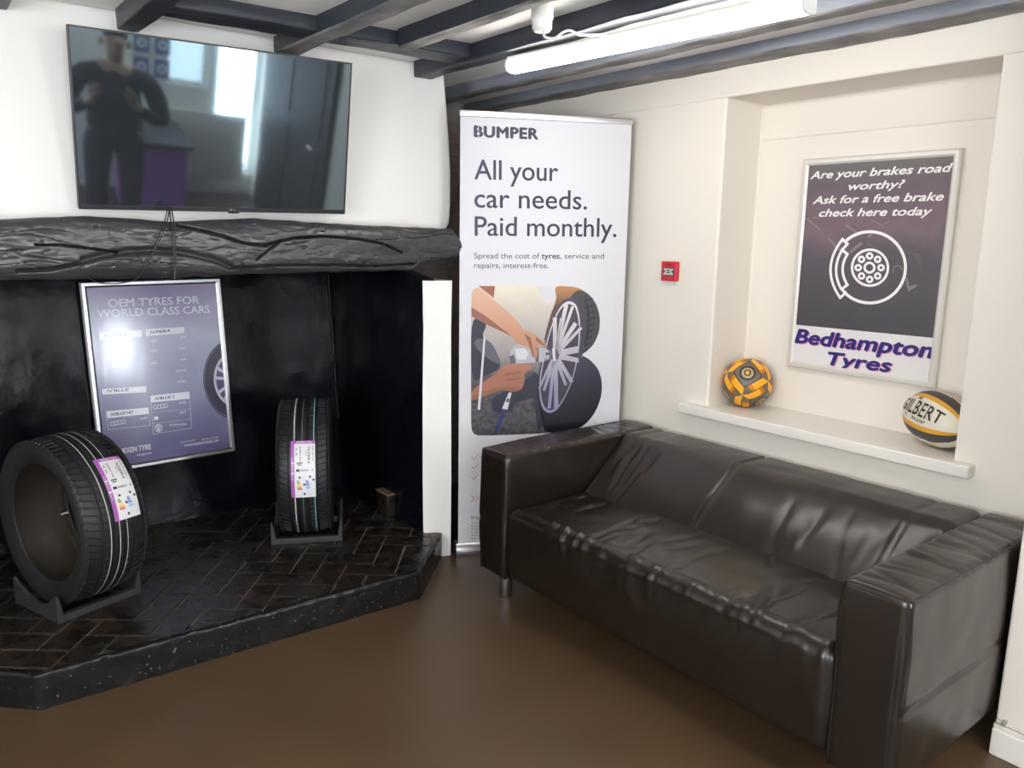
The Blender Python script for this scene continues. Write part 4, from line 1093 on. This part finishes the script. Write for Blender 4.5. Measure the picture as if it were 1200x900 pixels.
# ------------------------------------------------------------------ balls, call point
SZ = .792
def football(c, r):
    mb = MB(); n = 260; m = 130; vs = []; fs = []; mi_ = []
    nn = Vector((-.70, -.47, .54)).normalized(); uu = Vector(RT); uu = (uu - nn * uu.dot(nn)).normalized(); vv = nn.cross(uu)
    fa = uu * math.cos(R(-65)) + vv * math.sin(R(-65)); fb = nn.cross(fa)
    Rm = Matrix((fa, fb, nn)).transposed()
    for j in range(m + 1):
        th = math.pi * j / m
        for i in range(n): ph_ = 2 * math.pi * i / n; vs.append(Vector((math.sin(th) * math.cos(ph_), math.sin(th) * math.sin(ph_), math.cos(th))))
    inv_ = Rm.transposed()
    def colour(d):
        q = inv_ @ d; ax = max(range(3), key=lambda k: abs(q[k])); s = q[ax]; a, b_ = [math.atan(q[k] / abs(s)) / (math.pi / 4) for k in ((ax + 1) % 3, (ax + 2) % 3)]
        if s < 0: a = -a
        if abs(a) > abs(b_): dd = 1 - abs(a); t = b_ * (1 if a > 0 else -1)
        else: dd = 1 - abs(b_); t = -a * (1 if b_ > 0 else -1)
        t = -t; rad = math.hypot(a, b_)
        if dd < .022 and abs(t) < .75: return 2
        if abs(dd - .42) < .025 and t < .55: return 2
        if dd < .42 and t < .52: return 0 if t < .15 else (3 if t < .36 else 4)
        if rad < .42: return 5 if .30 < rad or (.1 < rad < .18) else (0 if rad < .1 else 6)
        return 1
    for j in range(m):
        for i in range(n):
            f_ = (j * n + i, j * n + (i + 1) % n, (j + 1) * n + (i + 1) % n, (j + 1) * n + i)
            fs.append(f_); mi_.append(colour((vs[f_[0]] + vs[f_[2]]).normalized()))
    mb.add([Vector(c) + v * r for v in vs], fs); mb.mi = mi_
    fm = [flat('ball_yellow', (250, 178, 44), .35), flat('ball_grey', (112, 100, 94), .4), flat('ball_black', (38, 30, 26), .4), flat('ball_amber', (206, 128, 40), .35), flat('ball_bronze', (142, 100, 56), .4), flat('ball_ring', (52, 46, 46), .4), flat('ball_emblem', (180, 160, 120), .4)]
    return mb.build('football', fm, smooth=True)
fbp = on(876, 445, 0, .44)
tag(football((.44, fbp[1], SZ + .108), .108), 'yellow and grey football on the left end of the sill', 'football')

def rugby(c, yaw, roll):
    La, Rb = .142, .097
    pt = R(6); ax = Vector((math.sin(yaw) * math.cos(pt), math.cos(yaw) * math.cos(pt), math.sin(pt))); side = Vector((math.cos(yaw), -math.sin(yaw), 0)); upv = side.cross(ax); upv = upv if upv.z > 0 else -upv
    def P(t, phi, lift=0.):     # t -1..1 along axle, phi round it, 0 = towards the room side
        x = max(-1., min(1., t)); rr = Rb * math.sqrt(max(0, 1 - abs(x) ** 2.15)) + lift
        return Vector(c) + ax * (La * x) + (-side * math.cos(phi + roll) + upv * math.sin(phi + roll)) * rr
    mb = MB(); m, n = 56, 120; vs = []; mi_ = []; fs = []
    for j in range(m + 1):
        t = -math.cos(math.pi * j / m)
        for i in range(n): vs.append(P(t, 2 * math.pi * i / n))
    for j in range(m):
        for i in range(n):
            fs.append((j * n + i, j * n + (i + 1) % n, (j + 1) * n + (i + 1) % n, (j + 1) * n + i))
            t = -math.cos(math.pi * (j + .5) / m); ph_ = math.degrees(2 * math.pi * (i + .5) / n); p4 = ((ph_ + 45) % 90) - 45; quad = int(((ph_ + 45) % 360) // 90)
            k = 0
            e = 44 - abs(p4)
            if e < 3: k = 2
            elif quad % 2 == 0 and e < 15: k = 1
            elif quad % 2 == 1 and e < 20 - 6 * t: k = 2
            elif quad % 2 == 1 and abs(math.hypot(p4 / 13, (t + .25) / .42) - 1) < .16 and t > -.5: k = 3
            mi_.append(k)
    mb.add(vs, fs); mb.mi = mi_
    o = mb.build('rugby_ball', [flat('rugby_white', (224, 216, 200), .45), flat('rugby_gold', (226, 164, 52), .45), flat('rugby_charcoal', (70, 66, 66), .45), flat('rugby_orange', (214, 150, 84), .45)], smooth=True)
    mb = MB()
    text_at(mb, 'GILBERT', (-.74, -.20), (.66, -.20), .52, lambda u, v: P(-u, v, .0035), bold=.04)
    text_at(mb, 'RUGBY', (-.05, -.40), (.32, -.40), .10, lambda u, v: P(-u, v, .0025), bold=.01)
    mb.add([P(-u, v, .0008) for u, v in ((-.45, -.38), (-.1, -.38), (-.1, -.28), (-.45, -.28))], [(0, 1, 2, 3)])
    q = mb.build('lettering', flat('rugby_ink', (48, 40, 38), .45), o, fix=False)
    mb = MB(); mb.add([P(-u, v, .0008) for u, v in ((-.32, .42), (-.12, .40), (-.18, .47), (-.16, .56), (-.25, .50))], [(0, 1, 2, 3, 4)]); mb.build('badge', flat('rugby_badge_grey', (96, 100, 96), .45), o, fix=False)
    return o
tag(rugby((.43, -1.865, SZ + .103), R(25), R(22)), 'white, gold and charcoal rugby ball at the right end of the sill', 'rugby ball')

cp = Plane((XW, -.698, 1.3745), (0, -1, 0), (0, 0, 1))
T = empty('call_point', 'small square red fire alarm call point on the cream wall', 'call point', cp.matrix())
mb = MB(); mb.rbox((-.044, -.044, .0), (.044, .044, .026), .005, .03); mb.build('housing', flat('alarm_red', (196, 40, 58), .35), T, smooth=R(40))
mb = MB(); mb.box((-.030, -.020, .0255), (.034, .016, .0275)); mb.build('window_plate', flat('alarm_plate', (70, 66, 66), .3), T)
mb = MB(); a_ = lambda q: mb.add([(u, v, .0282) for u, v in q], [tuple(range(len(q)))])
a_([(-.026, .006), (.030, .006), (.030, .012), (-.026, .012)]); a_([(-.026, -.016), (.030, -.016), (.030, -.009), (-.026, -.009)]); a_([(-.026, .006), (-.012, .006), (.0, -.001), (-.012, -.009), (-.026, -.009), (-.012, -.0015)]); a_([(.030, .006), (.016, .006), (.002, -.001), (.016, -.009), (.030, -.009), (.016, -.0015)])
mb.build('glass_symbol', flat('alarm_symbol', (196, 196, 190), .3), T, fix=False)
mb = MB(); text_at(mb, 'FIRE', (-.018, .023), (.018, .023), .012, lambda u, v: (u, v, .0266), bold=.03); mb.build('lettering', flat('alarm_ink', (120, 22, 36), .4), T, fix=False)
mb = MB(); mb.box((-.040, -.054, 0), (.040, -.045, .012)); mb.build('back_box', M_whitepl, T)

# ------------------------------------------------------------------ strip light, ceiling rose
l0 = on(592, 85, 2, 2.125); l1 = on(942, 13, 2, 2.125)
def batten(p0, p1, strength, label, name='strip_light'):
    p0, p1 = Vector(p0), Vector(p1); d = (p1 - p0); d.z = 0; L = d.length; d.normalize(); s = Vector((-d.y, d.x, 0))
    M = Matrix(((d.x, s.x, 0, p0.x), (d.y, s.y, 0, p0.y), (0, 0, 1, p0.z), (0, 0, 0, 1)))
    T = empty(name, label, 'light', M)
    mb = MB(); mb.box((.004, -.030, .040), (L - .004, .030, CEIL - .075 - p0.z)); bevel(mb.build('body', M_whitepl, T), .003)
    k = [(-.032, .042), (-.034, .02), (-.028, .006), (-.015, 0), (.015, 0), (.028, .006), (.034, .02), (.032, .042)]
    mb = MB(); mb.prism([(.008, y, z) for y, z in k], (L - .016, 0, 0)); mb.build('diffuser', emis('lit_diffuser', (1, .965, .91), strength), T, smooth=R(50))
    for x in (0, L - .008):
        mb = MB(); mb.prism([(x, y * 1.04, z - .001 if z > 0 else z - .001) for y, z in k] , (.008, 0, 0)); mb.build('end_cap', M_whitepl, T)
    return T
batten((l0[0] + .03, l0[1], 2.125), (l1[0] + .03, l1[1], 2.125), P_BATTEN, 'long lit white strip light fixed under the ceiling beams')
batten((-.80, -3.15, 2.12), (-.80, -4.4, 2.12), P_BATTEN_FILL, 'added fill strip light, unseen behind the viewer, nearer the pier')  # unseen lamp added to brighten the television wall
batten((-3.4, -2.5, 2.12), (-3.4, -3.75, 2.12), P_BATTEN_FILL * .5, 'added fill strip light, unseen behind the viewer, nearer the far left wall')  # another added unseen lamp, lifting the left part of that wall
rz = on(635, 38, 2, 2.165)
T = empty('ceiling_rose', 'white round ceiling box with a short white flex', 'ceiling rose', Matrix.Translation((rz[0], rz[1], 0)))
mb = MB(); mb.lathe([(0, 2.166), (.024, 2.166), (.032, 2.176), (.033, 2.205), (.036, 2.206), (.036, CEIL + .005), (0, CEIL + .005)], 28); mb.build('cover', M_whitepl, T, smooth=R(30))
fl = [on(x, y, 2, z) for x, y, z in ((637, 40, 2.165), (640, 44, 2.15), (650, 45, 2.145), (660, 38, 2.16), (668, 36, 2.165), (677, 40, 2.16), (686, 41, 2.165), (700, 38, 2.172))]
fl[-1] = np.array([l0[0] + .02, fl[-1][1], 2.172]); mb = MB(); mb.tube(spline(fl, 6), .0045, 8)
o = mb.build('flex', M_whitepl, smooth=True); o.parent = T; o.matrix_parent_inverse = T.matrix_world.inverted()

# thin wire and clip on the skirting by the sofa
mb = MB(); mb.tube(spline([(-.012, -2.318, .112), (-.012, -2.36, .107), (-.01, -2.5, .106), (-.01, -3.2, .106)]), .004, 6)
o = mb.build('wire', material('cream_wire', (.62, .57, .49), .5), smooth=True); tag(o, 'thin cream wire along the top of the skirting by the sofa', 'wire')
mb = MB(); mb.rbox((-.020, -2.345, .103), (0, -2.333, .118), .003, .01); mb.build('clip', flat('clip_grey', (150, 144, 136), .5), o, smooth=True)

# ------------------------------------------------------------------ what the television reflects behind the viewer
T = empty('radiator', 'white panel radiator under the rear window in the television reflection', 'radiator', Matrix.Translation((-.45, YB + .06, .15)))
mb = MB(); mb.rbox((-.34, -.02, 0), (.34, .02, .6), .008, .2)
for k in range(20): x = -.32 + k * .0337; mb.rbox((x - .008, .018, .03), (x + .008, .028, .57), .004, .3)
mb.build('panel', M_gloss, T, smooth=R(40)); mb = MB(); mb.box((-.34, -.055, .585), (.34, .022, .605)); mb.build('grille', M_gloss, T)
T = empty('counter', 'dark-topped counter with a purple front in the television reflection', 'counter', Matrix.Translation((-.98, -4.1, 0)))
mb = MB(); mb.box((-.22, -.35, 0), (.22, .25, .62)); mb.build('front', flat('counter_purple', (190, 110, 222), .35), T); mb = MB(); mb.rbox((-.26, -.4, .62), (.26, .29, .66), .006, .2); mb.build('worktop', flat('counter_top', (60, 60, 70), .3), T)
for i, (x, z, s) in enumerate(((-.99, 1.25, 'top left of four'), (-.83, 1.25, 'top right of four'), (-.99, 1.06, 'bottom left of four'), (-.83, 1.06, 'bottom right of four'))):
    mb = MB(); mb.box((x - .06, YB, z - .075), (x + .06, YB + .012, z + .075)); mb.lathe([(.02, 0), (.04, 0), (.04, .004), (.02, .004)], 24, Matrix.Translation((x, YB + .013, z)) @ Matrix.Rotation(R(-90), 4, 'X'), 1)
    tag(mb.build('sign', [flat('sign_blue', (40, 74, 140), .4), M_white]), 'small blue square sign, ' + s + ', reflected in the television', 'sign', 'blue signs on the rear wall')
mb = MB(); mb.box((-.045, -4.35, .01), (-.004, -2.75, 2.03))
for z0, z1 in ((.2, .95), (1.08, 1.9)):
    for y0, y1 in ((-4.2, -3.62), (-3.48, -2.9)): mb.box((-.051, y0, z0), (-.044, y1, z1))
o = struct(bevel(mb.build('door_2', flat('charcoal_door', (62, 60, 60), .6)), .003), 'dark charcoal panelled door on the pier, at the right of the television reflection', 'door')
mb = MB(); mb.tube([(-.05, -2.86, 1.0), (-.10, -2.86, 1.0), (-.10, -2.98, 1.0)], .009); mb.build('door_handle', M_steel, o, smooth=True)
# ------------------------------------------------------------------ the person mirrored in the television
def skin_mesh(name, nodes, edges, mat, parent=None, root=0, sub=1):
    """nodes: (x, y, z, radius) or (x, y, z, rx, ry)"""
    me = bpy.data.meshes.new(name); me.from_pydata([n_[:3] for n_ in nodes], edges, [])
    o = bpy.data.objects.new(name, me); COL.objects.link(o)
    bm = bmesh.new(); bm.from_mesh(me); ly = bm.verts.layers.skin.verify(); bm.verts.ensure_lookup_table()
    for v, n_ in zip(bm.verts, nodes): v[ly].radius = (n_[3], n_[-1]); v[ly].use_root = v.index == root
    bm.to_mesh(me); bm.free()
    m = o.modifiers.new('skin', 'SKIN'); m.use_smooth_shade = True; m2 = o.modifiers.new('sub', 'SUBSURF'); m2.levels = sub; m2.render_levels = sub
    bpy.context.view_layer.update()
    dg = bpy.context.evaluated_depsgraph_get(); nm = bpy.data.meshes.new_from_object(o.evaluated_get(dg)); o.modifiers.clear(); o.data = nm
    nm.materials.clear(); nm.materials.append(mat)
    for p in nm.polygons: p.use_smooth = True
    if parent is not None: o.parent = parent
    return o
PM = Matrix.Translation((-1.34, -3.56, 0)) @ Matrix.Rotation(R(10), 4, 'Z') @ Matrix.Diagonal((1.05, 1, .885, 1))
T = empty('person', 'person in dark clothes holding a phone, mirrored at the left of the television', 'person', PM)
M_skin = material('skin', (.45, .27, .19), .5); M_jack = material('dark_jacket', (.018, .018, .022), .8); M_trou = material('dark_trousers', (.02, .021, .028), .8); M_hair = material('dark_hair', (.02, .015, .012), .6)
N = [(0, 0, .95, .12, .09), (0, 0, 1.12, .13, .10), (0, .01, 1.28, .15, .11), (0, 0, 1.40, .12, .09), (0, .01, 1.47, .055), (0, .03, 1.54, .062, .075), (0, .035, 1.62, .072, .09), (0, .03, 1.68, .06, .075)]
E_ = [(i, i + 1) for i in range(7)]
for sx in (-1, 1):
    b0 = len(N)
    N += [(.17 * sx, 0, 1.37, .06), (.25 * sx, .0, 1.20, .05), (.28 * sx, .05, 1.06, .043), (.21 * sx, .22, 1.14, .034), (.13 * sx, .33, 1.24, .026), (.115 * sx, .37, 1.28, .036, .018)]
    E_ += [(3, b0)] + [(b0 + i, b0 + i + 1) for i in range(5)]
    for f_, (dx, dz, l_) in enumerate(((-.035, .02, .055), (-.018, .05, .07), (.0, .055, .078), (.018, .05, .072), (.032, .04, .058))):
        q = len(N); px_, py_, pz_ = .115 * sx + dx * sx * .6, .385, 1.29 + dz * .5
        N += [(px_, py_ + .01, pz_ + dz * .3, .010), (px_ - .012 * sx, py_ + .03, pz_ + dz * .4 + l_ * .4, .009), (px_ - .03 * sx, py_ + .028, pz_ + dz * .4 + l_ * .7, .008)]
        E_ += [(b0 + 5, q), (q, q + 1), (q + 1, q + 2)]
    b1 = len(N)
    N += [(.10 * sx, 0, .86, .095), (.11 * sx, .02, .50, .065), (.11 * sx, -.01, .30, .055), (.11 * sx, -.02, .09, .042), (.12 * sx, .05, .045, .042, .03), (.125 * sx, .14, .035, .035, .025)]
    E_ += [(0, b1)] + [(b1 + i, b1 + i + 1) for i in range(5)]
skin_mesh('body', N, E_, M_skin, T, sub=2)
J = [(0, 0, .80, .20, .17), (0, 0, 1.0, .19, .15), (0, 0, 1.14, .19, .145), (0, .01, 1.28, .19, .14), (0, 0, 1.39, .15, .11), (0, .005, 1.455, .075, .07)]
E2 = [(i, i + 1) for i in range(5)]
for sx in (-1, 1):
    b0 = len(J); J += [(.19 * sx, 0, 1.37, .085), (.27 * sx, .0, 1.20, .075), (.30 * sx, .05, 1.05, .065), (.22 * sx, .21, 1.13, .05), (.15 * sx, .305, 1.215, .043)]
    E2 += [(4, b0)] + [(b0 + i, b0 + i + 1) for i in range(4)]
skin_mesh('jacket', J, E2, M_jack, T)
K = [(0, 0, 1.06, .15, .12)]; E3 = []
for sx in (-1, 1):
    b0 = len(K); K += [(.10 * sx, 0, .82, .115), (.11 * sx, .02, .50, .085), (.11 * sx, -.01, .30, .075), (.115 * sx, -.02, .07, .068)]; E3 += [(0, b0), (b0, b0 + 1), (b0 + 1, b0 + 2), (b0 + 2, b0 + 3)]
skin_mesh('trousers', K, E3, M_trou, T)
for sx in (-1, 1): skin_mesh('shoe', [(.115 * sx, -.06, .045, .05, .045), (.12 * sx, .03, .045, .05, .045), (.125 * sx, .15, .035, .045, .032), (.127 * sx, .20, .03, .03, .025)], [(0, 1), (1, 2), (2, 3)], M_jack, T)
skin_mesh('hair', [(0, -.03, 1.60, .075, .06), (0, -.02, 1.68, .088, .085), (0, .03, 1.725, .075, .07), (0, .075, 1.72, .06, .04)], [(0, 1), (1, 2), (2, 3)], M_hair, T)
mb = MB(); mb.lathe([(.0, 0), (.010, .004), (.013, .02), (.006, .05), (0, .055)], 10, Matrix.Translation((0, .115, 1.585)))
for sx in (-1, 1): mb.lathe([(0, -.012), (.013, -.006), (.013, .006), (0, .012)], 10, Matrix.Translation((.03 * sx, .11, 1.635)))
mb.lathe([(0, -.005), (.024, -.002), (.024, .002), (0, .005)], 12, Matrix.Translation((0, .105, 1.555)))
for sx in (-1, 1): mb.lathe([(0, -.032), (.014, -.02), (.018, .01), (0, .03)], 10, Matrix.Translation((.083 * sx, .03, 1.615)))
mb.build('face', M_skin, T, smooth=True)
tag(bevel((lambda b: (b.rbox((-.08, .40, 1.30), (.08, .408, 1.38), .006, .05), b.build('phone', M_plastic, smooth=R(40)))[1])(MB()), .001), 'dark phone held up in both hands by the mirrored person', 'phone').matrix_world = PM
